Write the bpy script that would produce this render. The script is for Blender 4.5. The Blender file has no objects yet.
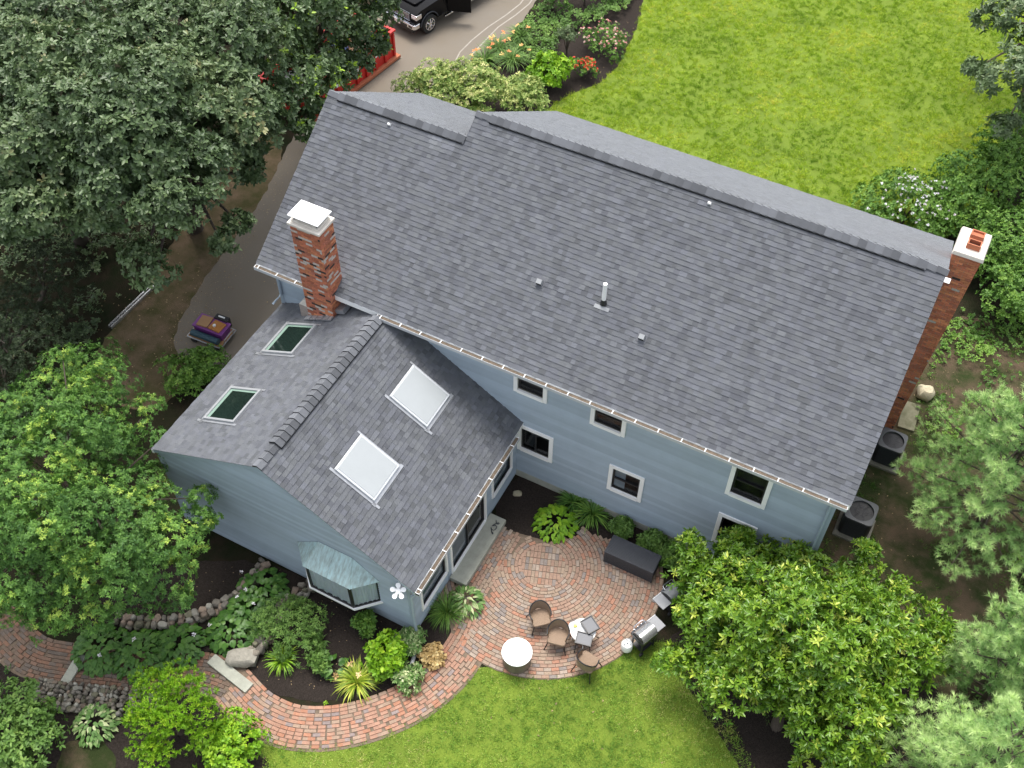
import bpy, math, random
import numpy as np
from mathutils import Vector, Matrix
random.seed(7); RNG = np.random.default_rng(11)
SC = bpy.context.scene; COL = SC.collection
V = Vector
# ------------------------------------------------------------------ camera
F = 1093.2; CAM = np.array([16.036, -15.658, 26.74])
yaw, pit, rol = -0.476738, 0.897621, 0.0080427
fw = np.array([math.sin(yaw)*math.cos(pit), math.cos(yaw)*math.cos(pit), -math.sin(pit)])
r0 = np.array([math.cos(yaw), -math.sin(yaw), 0.0]); u0 = np.cross(r0, fw)
RR = math.cos(rol)*r0 + math.sin(rol)*u0; UU = -math.sin(rol)*r0 + math.cos(rol)*u0
def at(px, py, z=0.0):
    """the point of the level plane at height z seen at a pixel of the photograph"""
    d = fw + RR*(px-512)/F - UU*(py-384)/F
    t = (z-CAM[2])/d[2]
    return V((CAM[0]+t*d[0], CAM[1]+t*d[1], z))
cd = bpy.data.cameras.new('camera'); cam = bpy.data.objects.new('camera', cd); COL.objects.link(cam)
cd.sensor_width = 36; cd.lens = F/1024*36; cd.clip_end = 2000; cd.clip_start = .1
m = Matrix.Identity(4)
for i in range(3):
    m[i][0], m[i][1], m[i][2], m[i][3] = RR[i], UU[i], -fw[i], CAM[i]
cam.matrix_world = m; SC.camera = cam
# ------------------------------------------------------------------ light
SC.view_settings.view_transform = 'Standard'; SC.view_settings.look = 'None'
SC.view_settings.exposure = 1.0; SC.view_settings.gamma = 1
SC.cycles.max_bounces = 5; SC.cycles.diffuse_bounces = 3; SC.cycles.glossy_bounces = 2; SC.cycles.transmission_bounces = 3; SC.cycles.transparent_max_bounces = 8
SUN_EL, SUN_AZ = math.radians(71), math.radians(-35)     # azimuth measured from +Y towards +X
w = bpy.data.worlds.new('World'); SC.world = w; w.use_nodes = True
nt = w.node_tree; bg = nt.nodes['Background']
sky = nt.nodes.new('ShaderNodeTexSky'); sky.sky_type = 'NISHITA'; sky.sun_disc = False
sky.sun_elevation = SUN_EL; sky.sun_rotation = SUN_AZ; sky.dust_density = 4; sky.air_density = 1.2
hs = nt.nodes.new('ShaderNodeHueSaturation'); hs.inputs['Saturation'].default_value = .38   # overcast: nearly neutral
nt.links.new(sky.outputs[0], hs.inputs['Color']); nt.links.new(hs.outputs[0], bg.inputs[0]); bg.inputs[1].default_value = 0.15
ld = bpy.data.lights.new('sun', 'SUN'); ld.energy = 1.4; ld.angle = math.radians(22); ld.color = (1, .965, .9)
sun = bpy.data.objects.new('sun', ld); COL.objects.link(sun)
sd = V((math.sin(SUN_AZ)*math.cos(SUN_EL), math.cos(SUN_AZ)*math.cos(SUN_EL), math.sin(SUN_EL)))
sun.rotation_euler = sd.to_track_quat('Z', 'Y').to_euler(); sun.location = (0, 0, 40)
# ------------------------------------------------------------------ materials
def mat(name, c, rough=.7, metal=0, spec=.5, var=.15, scale=6, bump=0, bscale=40, attr=False, c2=None, stretch=None, coord='Object', ramp=None, trans=0):
    m = bpy.data.materials.new(name); m.use_nodes = True
    n = m.node_tree.nodes; l = m.node_tree.links; b = n['Principled BSDF']
    b.inputs['Roughness'].default_value = rough; b.inputs['Metallic'].default_value = metal
    b.inputs['Specular IOR Level'].default_value = spec
    tc = n.new('ShaderNodeTexCoord'); src = tc.outputs[coord]
    if stretch:
        mp = n.new('ShaderNodeMapping'); mp.inputs['Scale'].default_value = stretch; l.new(src, mp.inputs[0]); src = mp.outputs[0]
    nz = n.new('ShaderNodeTexNoise'); nz.inputs['Scale'].default_value = scale; nz.inputs['Detail'].default_value = 6; nz.inputs['Roughness'].default_value = .65
    l.new(src, nz.inputs['Vector'])
    mx = n.new('ShaderNodeMix'); mx.data_type = 'RGBA'
    if ramp or attr:
        at_ = n.new('ShaderNodeAttribute'); at_.attribute_name = 'tint' if ramp else 'Col'
    if ramp:
        cr = n.new('ShaderNodeValToRGB'); el = cr.color_ramp.elements
        while len(el) < len(ramp): el.new(.5)
        for e, (p, cc) in zip(el, ramp): e.position = p; e.color = (*cc, 1)
        l.new(at_.outputs['Fac'], cr.inputs[0]); base = cr.outputs[0]
    elif attr: base = at_.outputs['Color']
    else: base = None
    if c2 is None:
        mr = n.new('ShaderNodeMapRange'); mr.inputs[1].default_value = .25; mr.inputs[2].default_value = .75
        mr.inputs[3].default_value = 1-var; mr.inputs[4].default_value = 1+var; l.new(nz.outputs['Fac'], mr.inputs[0])
        mx.blend_type = 'MULTIPLY'; mx.inputs[0].default_value = 1
        if base: l.new(base, mx.inputs[6])
        else: mx.inputs[6].default_value = (*c, 1)
        l.new(mr.outputs[0], mx.inputs[7])
    else:
        mr = n.new('ShaderNodeMapRange'); mr.inputs[1].default_value = .5-var; mr.inputs[2].default_value = .5+var; l.new(nz.outputs['Fac'], mr.inputs[0])
        l.new(mr.outputs[0], mx.inputs[0]); mx.inputs[6].default_value = (*c, 1); mx.inputs[7].default_value = (*c2, 1)
    l.new(mx.outputs[2], b.inputs['Base Color'])
    if bump:
        n2 = n.new('ShaderNodeTexNoise'); n2.inputs['Scale'].default_value = bscale; n2.inputs['Detail'].default_value = 5
        l.new(src, n2.inputs['Vector'])
        bp = n.new('ShaderNodeBump'); bp.inputs['Strength'].default_value = bump; bp.inputs['Distance'].default_value = .03
        l.new(n2.outputs['Fac'], bp.inputs['Height']); l.new(bp.outputs[0], b.inputs['Normal'])
    if trans:
        out = n['Material Output']; tr = n.new('ShaderNodeBsdfTranslucent'); l.new(mx.outputs[2], tr.inputs[0])
        ms = n.new('ShaderNodeMixShader'); ms.inputs[0].default_value = trans
        l.new(b.outputs[0], ms.inputs[1]); l.new(tr.outputs[0], ms.inputs[2]); l.new(ms.outputs[0], out.inputs[0])
    return m
def glass_mat():
    m = bpy.data.materials.new('window_glass'); m.use_nodes = True
    n = m.node_tree.nodes; l = m.node_tree.links; n.remove(n['Principled BSDF'])
    t = n.new('ShaderNodeBsdfTransparent'); t.inputs[0].default_value = (.92, .95, .95, 1)
    g = n.new('ShaderNodeBsdfGlossy'); g.inputs['Roughness'].default_value = .02
    fr = n.new('ShaderNodeFresnel'); fr.inputs[0].default_value = 1.5
    ms = n.new('ShaderNodeMixShader'); l.new(fr.outputs[0], ms.inputs[0]); l.new(t.outputs[0], ms.inputs[1]); l.new(g.outputs[0], ms.inputs[2])
    l.new(ms.outputs[0], n['Material Output'].inputs[0]); return m
M = {}
M['shingle'] = mat('slate_shingle', None, .9, spec=.25, var=.09, scale=3.0, bump=.25, bscale=160, attr=True)
for _n in M['shingle'].node_tree.nodes:
    if _n.type == 'BSDF_PRINCIPLED': _n.inputs['Sheen Weight'].default_value = .95; _n.inputs['Sheen Roughness'].default_value = .35
M['cap'] = mat('ridge_shingle', (.125, .13, .145), .9, spec=.3, var=.2, scale=9, bump=.2, bscale=120)
M['dark'] = mat('dark_void', (.012, .012, .013), .8, var=.1)
M['white'] = mat('white_trim', (.9, .9, .89), .45, var=.04, scale=3)
M['siding'] = mat('blue_clapboard', None, .6, spec=.3, var=.07, scale=1.6, attr=True)
M['siding_trim'] = mat('blue_corner_board', (.345, .415, .485), .5, var=.06)
M['black'] = mat('black_metal', (.018, .018, .02), .4, var=.15)
M['glass'] = glass_mat()
M['curtain'] = mat('curtain_fabric', (.72, .78, .86), .9, var=.1, scale=2, stretch=(6, 6, .3))
M['screen'] = mat('grey_blue_screen', (.27, .32, .39), .7, var=.1)
M['room'] = mat('dim_room', (.035, .035, .035), .9, var=.4, scale=2)
M['brick'] = mat('chimney_brick', None, .85, var=.2, scale=30, bump=.3, bscale=60, attr=True)
M['mortar'] = mat('mortar', (.33, .28, .25), .95, var=.2, scale=20, bump=.3)
M['concrete'] = mat('concrete', (.37, .375, .315), .9, var=.18, scale=5, bump=.25)
M['limewash'] = mat('limewashed_cap', (.68, .63, .56), .85, var=.14, scale=5, bump=.2)
M['terracotta'] = mat('terracotta', (.42, .14, .07), .8, var=.2)
M['frame_grey'] = mat('skylight_frame_grey', (.3, .31, .32), .4, var=.08)
M['galv'] = mat('galvanised_metal', (.42, .43, .45), .42, metal=.6, var=.15)
M['lightgrey'] = mat('light_grey_paint', (.5, .52, .54), .4, var=.08)
M['copper'] = mat('verdigris_copper', (.4, .56, .58), .45, metal=.1, c2=(.27, .33, .32), var=.14, scale=5, stretch=(3.2, 1, .5))
M['wooddebris'] = mat('gutter_leaf_debris', (.12, .092, .066), .95, var=.5, scale=14, bump=.5)
M['greenglass'] = mat('skylight_glass', (.012, .022, .018), .04, spec=.8, var=.3, scale=1)
M['shade'] = mat('white_skylight_shade', (.37, .392, .4), .25, spec=.4, var=.04, scale=2)
M['paver'] = mat('clay_paver', None, .9, spec=.3, var=.2, scale=16, bump=.3, bscale=70, attr=True)
M['sand'] = mat('joint_sand', (.17, .128, .092), 1, var=.35, scale=9)
M['mulch'] = mat('dark_mulch', (.02, .016, .014), 1, spec=.1, c2=(.05, .04, .034), var=.2, scale=26, bump=1.0, bscale=60)
M['soil'] = mat('forest_soil', (.03, .023, .015), 1, spec=.1, c2=(.014, .02, .008), var=.14, scale=1.6, bump=.8, bscale=24)
M['dirt'] = mat('bare_dirt', (.16, .115, .075), 1, spec=.1, c2=(.075, .07, .03), var=.12, scale=1.1, bump=.6, bscale=30)
M['sideyard'] = mat('thin_side_lawn', (.1, .072, .048), 1, spec=.1, c2=(.03, .042, .014), var=.1, scale=.9, bump=.7, bscale=40)
M['asphalt'] = mat('worn_asphalt', (.2, .178, .15), .95, spec=.2, c2=(.188, .158, .12), var=.22, scale=.35, bump=.25, bscale=90)
M['crack'] = mat('crack_filler', (.33, .3, .26), .9, var=.2)
M['lawn'] = mat('lawn_soil', (.165, .23, .032), 1, spec=.1, c2=(.12, .175, .026), var=.14, scale=.7, bump=.8, bscale=40)
M['stone'] = mat('fieldstone', None, .9, var=.25, scale=9, bump=.5, bscale=20, attr=True)
M['bark'] = mat('bark', (.075, .058, .045), .95, var=.35, scale=8, bump=.7, bscale=14, stretch=(3, 3, .6))
M['twig'] = mat('pale_twig', (.2, .17, .14), .9, var=.3)
M['any'] = mat('painted_parts', None, .45, var=.06, attr=True)
M['rattan'] = mat('brown_woven_seat', (.27, .19, .13), .8, var=.2, scale=30, stretch=(6, 1, 1), bump=.3, bscale=60)
M['resin'] = mat('charcoal_resin', (.048, .052, .062), .55, var=.1, scale=8)
M['steel'] = mat('brushed_steel', (.75, .75, .75), .22, metal=.75, var=.05)
M['carpaint'] = mat('black_car_paint', (.006, .006, .007), .08, spec=.12, var=.05)
M['chrome'] = mat('bright_chrome', (.75, .75, .78), .15, metal=1, var=.03)
M['tyre'] = mat('tyre_rubber', (.02, .02, .02), .8, var=.2)
M['red'] = mat('red_steel_paint', (.55, .025, .02), .5, var=.18, scale=4)
M['wood'] = mat('weathered_board', (.3, .17, .08), .75, var=.3, scale=4, stretch=(1, 8, 8))
M['firewhite'] = mat('white_enamel_top', (.93, .93, .93), .3, var=.02)
M['firebody'] = mat('brown_grey_drum', (.16, .125, .1), .5, var=.3, scale=5, stretch=(1, 1, .3))
def leafmat(name, ramp, rough=.5, spec=.35, trans=.22):
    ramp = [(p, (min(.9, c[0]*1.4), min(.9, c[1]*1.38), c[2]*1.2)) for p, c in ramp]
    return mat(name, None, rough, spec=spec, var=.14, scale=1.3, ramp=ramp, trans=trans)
L = {}
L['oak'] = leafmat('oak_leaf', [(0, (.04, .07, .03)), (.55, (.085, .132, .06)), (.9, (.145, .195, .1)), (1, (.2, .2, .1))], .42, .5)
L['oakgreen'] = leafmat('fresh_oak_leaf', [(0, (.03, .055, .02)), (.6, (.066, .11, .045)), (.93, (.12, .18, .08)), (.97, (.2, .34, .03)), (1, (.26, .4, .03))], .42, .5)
L['maple'] = leafmat('locust_leaf', [(0, (.036, .095, .024)), (.5, (.092, .195, .04)), (.85, (.17, .3, .055)), (1, (.27, .37, .07))])
L['magnolia'] = leafmat('magnolia_leaf', [(0, (.038, .1, .012)), (.5, (.1, .2, .018)), (.85, (.2, .3, .03)), (1, (.4, .46, .09))], .35, .5)
L['pine'] = leafmat('pine_needle', [(0, (.1, .19, .075)), (.5, (.23, .38, .15)), (1, (.42, .55, .25))], .5, trans=.35)
L['hemlock'] = leafmat('dark_needle', [(0, (.018, .03, .016)), (1, (.045, .068, .035))])
L['shrub'] = leafmat('shrub_leaf', [(0, (.04, .1, .018)), (.6, (.09, .185, .032)), (1, (.16, .27, .05))])
L['bright'] = leafmat('bright_leaf', [(0, (.07, .17, .01)), (.6, (.15, .3, .015)), (1, (.27, .4, .03))])
L['vari'] = leafmat('variegated_leaf', [(0, (.07, .14, .03)), (.5, (.18, .26, .07)), (.85, (.38, .41, .16)), (1, (.58, .56, .32))])
L['hosta'] = leafmat('hosta_leaf', [(0, (.03, .085, .016)), (.6, (.058, .14, .026)), (1, (.1, .19, .04))], .4)
L['whitehosta'] = leafmat('white_edged_leaf', [(0, (.07, .16, .04)), (.5, (.14, .25, .08)), (.75, (.4, .46, .26)), (1, (.62, .64, .45))])
L['cover'] = leafmat('ground_cover_leaf', [(0, (.045, .1, .02)), (.6, (.1, .19, .045)), (1, (.17, .27, .07))])
L['gold'] = leafmat('gold_blade', [(0, (.12, .2, .02)), (.6, (.24, .32, .03)), (1, (.42, .42, .08))])
L['grass'] = leafmat('grass_blade', [(0, (.11, .205, .018)), (.5, (.255, .365, .03)), (.85, (.38, .46, .05)), (1, (.5, .49, .11))], .6, .2)
L['grassback'] = leafmat('back_grass_blade', [(0, (.08, .17, .03)), (.5, (.195, .32, .055)), (.85, (.31, .41, .09)), (1, (.45, .43, .18))], .6, .2)
L['litter'] = leafmat('dead_leaf', [(0, (.12, .08, .045)), (1, (.36, .27, .17))])
L['pinkflower'] = leafmat('pink_petal', [(0, (.55, .2, .25)), (1, (.8, .5, .52))])
L['redflower'] = leafmat('red_petal', [(0, (.6, .04, .035)), (1, (.8, .16, .1))])
L['orangeflower'] = leafmat('orange_petal', [(0, (.7, .22, .1)), (1, (.8, .5, .2))])
L['lilacflower'] = leafmat('lilac_petal', [(0, (.5, .45, .55)), (1, (.75, .72, .78))])
L['purpleleaf'] = leafmat('heuchera_leaf', [(0, (.3, .2, .1)), (.6, (.45, .33, .16)), (1, (.6, .5, .3))])
# ------------------------------------------------------------------ mesh helpers
class MB:
    def __init__(s): s.v = []; s.f = []; s.mi = []; s.c = []; s.mats = []
    def _m(s, m):
        if m not in s.mats: s.mats.append(m)
        return s.mats.index(m)
    def add(s, vs, fs, m, c=(1, 1, 1)):
        k = len(s.v); s.v += [tuple(p) for p in vs]; i = s._m(m)
        for f in fs: s.f.append([k+j for j in f]); s.mi.append(i); s.c.append(c)
    def obox(s, o, a, b, c, A, B, C, m, col=(1, 1, 1), taper=0):
        """box spanned by axes a,b,c from origin o over ranges A,B,C"""
        o, a, b, c = V(o), V(a), V(b), V(c); vs = []
        for k in (0, 1):
            t = taper if k else 0
            for i, j in ((0, 0), (1, 0), (1, 1), (0, 1)):
                vs.append(o + a*(A[i]+(t if i == 0 else -t)) + b*(B[j]+(t if j == 0 else -t)) + c*C[k])
        s.add(vs, [(3, 2, 1, 0), (4, 5, 6, 7), (0, 1, 5, 4), (1, 2, 6, 5), (2, 3, 7, 6), (3, 0, 4, 7)], m, col)
    def box(s, x0, x1, y0, y1, z0, z1, m, col=(1, 1, 1), taper=0):
        s.obox((0, 0, 0), (1, 0, 0), (0, 1, 0), (0, 0, 1), (x0, x1), (y0, y1), (z0, z1), m, col, taper)
    def tube(s, pts, rad, m, n=8, col=(1, 1, 1), closed=False):
        pts = [V(p) for p in pts]; N = len(pts)
        if not isinstance(rad, (list, tuple)): rad = [rad]*N
        vs = []; up = V((0.13, .21, .97))
        for i, p in enumerate(pts):
            if closed: d = pts[(i+1) % N]-pts[i-1]
            else: d = pts[min(i+1, N-1)]-pts[max(i-1, 0)]
            d.normalize(); a = d.cross(up)
            if a.length < 1e-3: a = d.cross(V((1, 0, 0)))
            a.normalize(); b = d.cross(a)
            for k in range(n):
                t = 2*math.pi*k/n; vs.append(p + (a*math.cos(t)+b*math.sin(t))*rad[i])
        fs = []
        for i in range(N if closed else N-1):
            j = (i+1) % N
            for k in range(n): fs.append((i*n+k, i*n+(k+1) % n, j*n+(k+1) % n, j*n+k))
        if not closed: fs += [tuple(range(n))[::-1], tuple((N-1)*n+k for k in range(n))]
        s.add(vs, fs, m, col)
    def lathe(s, o, prof, m, n=32, col=(1, 1, 1)):
        o = V(o); vs = []; fs = []
        for r, z in prof:
            for k in range(n): t = 2*math.pi*k/n; vs.append(o+V((r*math.cos(t), r*math.sin(t), z)))
        for i in range(len(prof)-1):
            for k in range(n): fs.append((i*n+k, i*n+(k+1) % n, (i+1)*n+(k+1) % n, (i+1)*n+k))
        fs += [tuple(range(n))[::-1], tuple((len(prof)-1)*n+k for k in range(n))]
        s.add(vs, fs, m, col)
    def rbox(s, x0, x1, y0, y1, z0, z1, rad, m, col=(1, 1, 1), n=5, top=0):
        """box with rounded vertical corners"""
        ring = []
        for cx, cy, a0 in ((x1-rad, y1-rad, 0), (x0+rad, y1-rad, 90), (x0+rad, y0+rad, 180), (x1-rad, y0+rad, 270)):
            for k in range(n+1): t = math.radians(a0+90*k/n); ring.append((cx+rad*math.cos(t), cy+rad*math.sin(t)))
        N = len(ring); cx, cy = (x0+x1)/2, (y0+y1)/2; f = 1-top
        lv = [(z0, 1), (z1-(.02 if top else 0), 1)] + ([(z1, f)] if top else [])
        vs = [(cx+(x-cx)*q, cy+(y-cy)*q, z) for z, q in lv for x, y in ring]; fs = []
        for i in range(len(lv)-1):
            for k in range(N): fs.append((i*N+k, i*N+(k+1) % N, (i+1)*N+(k+1) % N, (i+1)*N+k))
        fs += [tuple(range(N))[::-1], tuple((len(lv)-1)*N+k for k in range(N))]
        s.add(vs, fs, m, col)
    def build(s, name, parent=None, smooth=False, bevel=0):
        me = bpy.data.meshes.new(name); me.from_pydata(s.v, [], s.f)
        for m in s.mats: me.materials.append(m)
        me.polygons.foreach_set('material_index', s.mi)
        ca = me.color_attributes.new('Col', 'FLOAT_COLOR', 'CORNER')
        buf = np.ones((len(me.loops), 4), np.float32); k = 0
        for f, c in zip(s.f, s.c): buf[k:k+len(f), :3] = c; k += len(f)
        ca.data.foreach_set('color', buf.ravel())
        me.update(); o = bpy.data.objects.new(name, me); COL.objects.link(o)
        if parent: o.parent = parent
        if smooth:
            me.polygons.foreach_set('use_smooth', [True]*len(me.polygons))
            try: me.set_sharp_from_angle(angle=math.radians(40))
            except Exception: pass
        if bevel:
            bv = o.modifiers.new('bevel', 'BEVEL'); bv.width = bevel; bv.segments = 2; bv.limit_method = 'ANGLE'
        return o
def tag(o, label=None, cat=None, group=None, kind=None):
    if label: o['label'] = label
    if cat: o['category'] = cat
    if group: o['group'] = group
    if kind: o['kind'] = kind
    return o
def thing(name, label, cat, loc=(0, 0, 0), rz=0, group=None):
    o = bpy.data.objects.new(name, None); COL.objects.link(o); o.empty_display_size = .2
    o.location = loc; o.rotation_euler.z = rz
    return tag(o, label, cat, group)
def dup(o, loc, rz, label, parent=None):
    c = o.copy(); COL.objects.link(c)
    if parent: c.parent = parent
    else: c.location = loc; c.rotation_euler.z = rz; c['label'] = label
    for ch in list(o.children): dup(ch, None, None, None, c)
    return c
def P(*a): return V(a)
def norm(a): return a/np.maximum(np.linalg.norm(a, axis=-1, keepdims=True), 1e-9)
# ------------------------------------------------------------------ ground
def smooth_poly(pts, it=2):
    for _ in range(it):
        q = []
        for i in range(len(pts)):
            a, b = pts[i], pts[(i+1) % len(pts)]
            q += [a*.75+b*.25, a*.25+b*.75]
        pts = q
    return pts
def sheet(name, pts, z, m, it=2, rag=.022):
    pts = smooth_poly([V((p[0], p[1], 0)) for p in pts], it); q = []
    for a, b in zip(pts, pts[1:]+pts[:1]):
        k = max(1, int((b-a).length/.12)) if (b-a).length < 9 else 1
        q += [a.lerp(b, i/k) for i in range(k)]
    w_ = lambda p: V((math.sin(p.x*7.1+p.y*3.3)+math.sin(p.x*2.3-p.y*5.9)+math.sin(p.y*11.7), math.sin(p.y*6.7-p.x*2.9)+math.sin(p.y*2.1+p.x*5.3)+math.sin(p.x*12.9), 0))*rag
    pts = [p+w_(p) for p in q]
    mb = MB(); mb.add([(p.x, p.y, z) for p in pts], [tuple(range(len(pts)))], m)
    o = mb.build(name); o['kind'] = 'structure'
    if o.data.polygons[0].normal.z < 0: o.data.flip_normals()
    return [(p.x, p.y) for p in pts]
mb = MB(); mb.add([(-400, -400, 0), (400, -400, 0), (400, 400, 0), (-400, 400, 0)], [(0, 1, 2, 3)], M['soil']); mb.build('ground')['kind'] = 'structure'
def px(*ps): return [at(*p) for p in ps]
fl = px((648, -30), (640, 20), (622, 62), (600, 85), (565, 95), (540, 115), (470, 140), (470, 200), (700, 330), (900, 260), (955, 235), (1010, 180), (1020, 90), (1030, 0), (1040, -40))
front_lawn = sheet('front_lawn', fl, .008, M['lawn'])
bl = px((228, 703), (240, 722), (262, 735), (290, 746), (330, 746), (370, 739), (410, 723), (440, 706), (460, 690), (472, 668), (505, 664), (540, 668), (570, 670), (600, 660), (628, 642), (700, 640), (720, 700), (755, 768), (800, 900), (700, 1250), (150, 1250), (120, 900), (265, 790), (262, 745))
back_lawn = sheet('back_lawn', bl, .008, M['lawn'])
sheet('driveway', px((560, -40), (538, 0), (515, 30), (495, 55), (470, 88), (420, 115)) + [V((-1.5, 11, 0)), V((.2, 8, 0)), V((.2, 1, 0)), V((-2.0, -.3, 0))] + px((240, 372), (200, 372), (172, 352), (176, 326), (196, 292), (216, 264), (238, 234), (262, 200), (290, 140), (330, 90), (345, 40), (380, 5), (420, -40)), .006, M['asphalt'], 2, .02)
sheet('dirt_yard', px((290, 140), (262, 200), (236, 250), (196, 285), (205, 318), (235, 346), (190, 380), (150, 420), (85, 385), (95, 350), (120, 320), (150, 285), (190, 210), (240, 130)), .004, M['dirt'])
sheet('side_yard', [V((16.5, -1.5, 0)), V((16.5, 9, 0)), V((17.5, 13, 0)), V((21, 13, 0)), V((22, 3, 0)), V((20, -3.5, 0)), V((18, -3.5, 0))], .004, M['sideyard'])
sheet('front_bed', px((520, 30), (560, 0), (590, -30), (648, -30), (640, 20), (622, 62), (600, 85), (565, 96), (540, 115), (480, 130), (420, 125), (470, 90), (495, 57)), .010, M['mulch'])
sheet('garden_bed', [V((8.55, .35, 0)), V((7.9, .35, 0)), V((7.9, -1.4, 0)), V((9.6, -1.5, 0)), V((10.3, -.55, 0)), V((13.5, -.35, 0)), V((16, -1, 0)), V((16, .35, 0))], .010, M['mulch'], 1)
sheet('garden_bed', px((200, 560), (270, 560), (420, 630)) + [V((7.9, -3.6, 0)), V((8.75, -3.4, 0)), V((8.8, -5, 0)), V((8.5, -6.3, 0)), V((7.8, -7.5, 0)), V((6.5, -8.3, 0)), V((5.2, -8.6, 0)), V((4.3, -8, 0))] + px((130, 640), (60, 620), (150, 570)), .010, M['mulch'])
sheet('garden_bed', px((0, 600), (20, 650), (70, 690), (150, 690), (230, 700), (265, 745), (270, 790), (150, 850), (-60, 850), (-80, 650)), .012, M['mulch'])
sheet('garden_bed', px((650, 640), (690, 690), (740, 768), (760, 830), (900, 850), (960, 700), (860, 600), (740, 610)), .012, M['mulch'])
sheet('moss_patch', px((60, 745), (90, 735), (112, 748), (118, 775), (100, 800), (55, 795)), .016, M['sideyard'])
mb = MB()      # two pale lines of crack filler on the drive
for off in (0, 12):
    pts = [at(x+off*(1-.05*k), y+off*.25*(k < 3), .013) for k, (x, y) in enumerate([(453, 66), (460, 52), (472, 40), (488, 27), (506, 15), (520, 4), (532, -12)])]
    for a, b in zip(pts, pts[1:]):
        d = (b-a); s = V((-d.y, d.x, 0)).normalized()*.03; mb.add([a-s, b-s, b+s, a+s], [(0, 1, 2, 3)], M['crack'])
mb.build('driveway_crack_line')['kind'] = 'structure'
# ---- brick paving: real pavers laid in arcs, rows and along the path
PC = V((10.0, -2.0, 0)); PRAD = 3.32
def brickcol(path=False):
    t = random.random()
    if path == 'old': c = random.choice(((.2, .125, .09), (.17, .12, .09), (.15, .12, .1), (.22, .125, .085)))  # darker browns: the tree's shade is put into the brick colour
    elif path: c = (.355, .205, .145) if t < .45 else (.365, .18, .115) if t < .6 else (.32, .225, .165) if t < .88 else (.25, .2, .185)
    elif t < .40: c = (.325, .215, .16)
    elif t < .50: c = (.355, .185, .125)
    elif t < .78: c = (.315, .235, .175)
    elif t < .88: c = (.235, .2, .18)
    else: c = (.33, .265, .215)
    k = random.uniform(.93, 1.1); return tuple(x*k for x in c)
def paver(mb, c, ang, l, wd, path=False):
    z = 0; ang += random.gauss(0, .012)
    a = V((math.cos(ang), math.sin(ang), 0)); b = V((-a.y, a.x, 0)); g = .004; h = random.uniform(-.003, .003)
    mb.obox((c[0], c[1], z), a, b, (0, 0, 1), (-l/2+g, l/2-g), (-wd/2+g, wd/2-g), (0, .045+h), M['paver'], brickcol(path), .003)
mb = MB()
def in_bed(x, y):
    if y > -.42: return True
    if y > -1.42 and x < 9.7+.55*(y+1.42): return True
    return math.hypot(x-9.6, y+.3) < .85
nr = int(PRAD/.1)
for i in range(-6, 6):                                # a square of straight soldiers at the heart of the arcs
    for k in range(-3, 3):
        if math.hypot(i*.1+.05, k*.2+.1) < .64 and not in_bed(PC.x+i*.1, PC.y+k*.2): a_ = .35; X_, Y_ = i*.1+.05, k*.2+.1; paver(mb, (PC.x+X_*math.cos(a_)-Y_*math.sin(a_), PC.y+X_*math.sin(a_)+Y_*math.cos(a_)), math.pi/2+a_, .2, .1)
for i in range(6, nr):
    r = .1*i+.05; n = max(3, int(2*math.pi*r/.2)); ph = random.random()*6
    for k in range(n):
        t = ph+2*math.pi*k/n; x, y = PC.x+r*math.cos(t), PC.y+r*math.sin(t)
        if in_bed(x, y) or x < 9.05+.12*math.sin(y*3) and y > -3.6: continue
        if y < -4.3 and x < 9.13: continue
        paver(mb, (x, y), t+math.pi/2, 2*math.pi*r/n, .1)
for i in range(9):                                    # straight rows along the wing, behind the arcs
    for k in range(17):
        x, y = 8.2+i*.1, -4.2+k*.2+(i % 2)*.1
        if in_bed(x, y) or x > 9.03: continue
        if x < 8.65 and y < -3.45: continue
        paver(mb, (x, y), math.pi/2, .2, .1)
def catmull(pts, n=12):
    out = []; p = [pts[0]]+pts+[pts[-1]]
    for i in range(1, len(p)-2):
        for k in range(n):
            t = k/n; a, b, c, d = p[i-1], p[i], p[i+1], p[i+2]
            out.append(.5*((2*b)+(c-a)*t+(2*a-5*b+4*c-d)*t*t+(3*b-a-3*c+d)*t**3))
    out.append(pts[-1]); return out
def path_rows(mb, cl, width, kind=True):
    pts = catmull([V((a, b, 0)) for a, b in cl]); n = int(width/.1)
    for i in range(n):
        off = (i+.5)*.1-width/2; acc = random.random()*.2; prev = None
        for a, b in zip(pts, pts[1:]):
            d = (b-a); ln = d.length; d.normalize(); s = V((-d.y, d.x, 0))
            q = a+s*off
            if prev is None: prev = q; continue
            acc += (q-prev).length
            if acc >= .2:
                acc -= .2; yield_ok = not (math.hypot(q.x-PC.x, q.y-PC.y) < PRAD and q.y > -4.3 - .0) or q.x < 9.05
                if math.hypot(q.x-PC.x, q.y-PC.y) < PRAD and (q.x > 9.25 or (q.x > 9.05 and q.y > -3.6)): yield_ok = False
                if yield_ok and not (q.y > -4.0): paver(mb, (q.x, q.y), math.atan2(d.y, d.x), .2, .1, kind)
            prev = q
path_rows(mb, [(9.0, -3.2), (9.32, -4.6), (9.25, -5.9), (8.75, -7.15), (7.75, -8.3), (6.6, -8.98), (5.5, -9.1), (4.5, -8.85)], 1.2)
path_rows(mb, [(4.4, -8.8), (3.6, -8.95), (2.6, -9.5), (1.5, -9.95), (.4, -10.35), (-.7, -10.6), (-2.2, -10.3)], 1.2, 'old')  # left stretch under the tree, its shade painted into the bricks
o = mb.build('brick_patio'); o['kind'] = 'structure'
mb = MB()                                              # sand bed under the pavers
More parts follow.
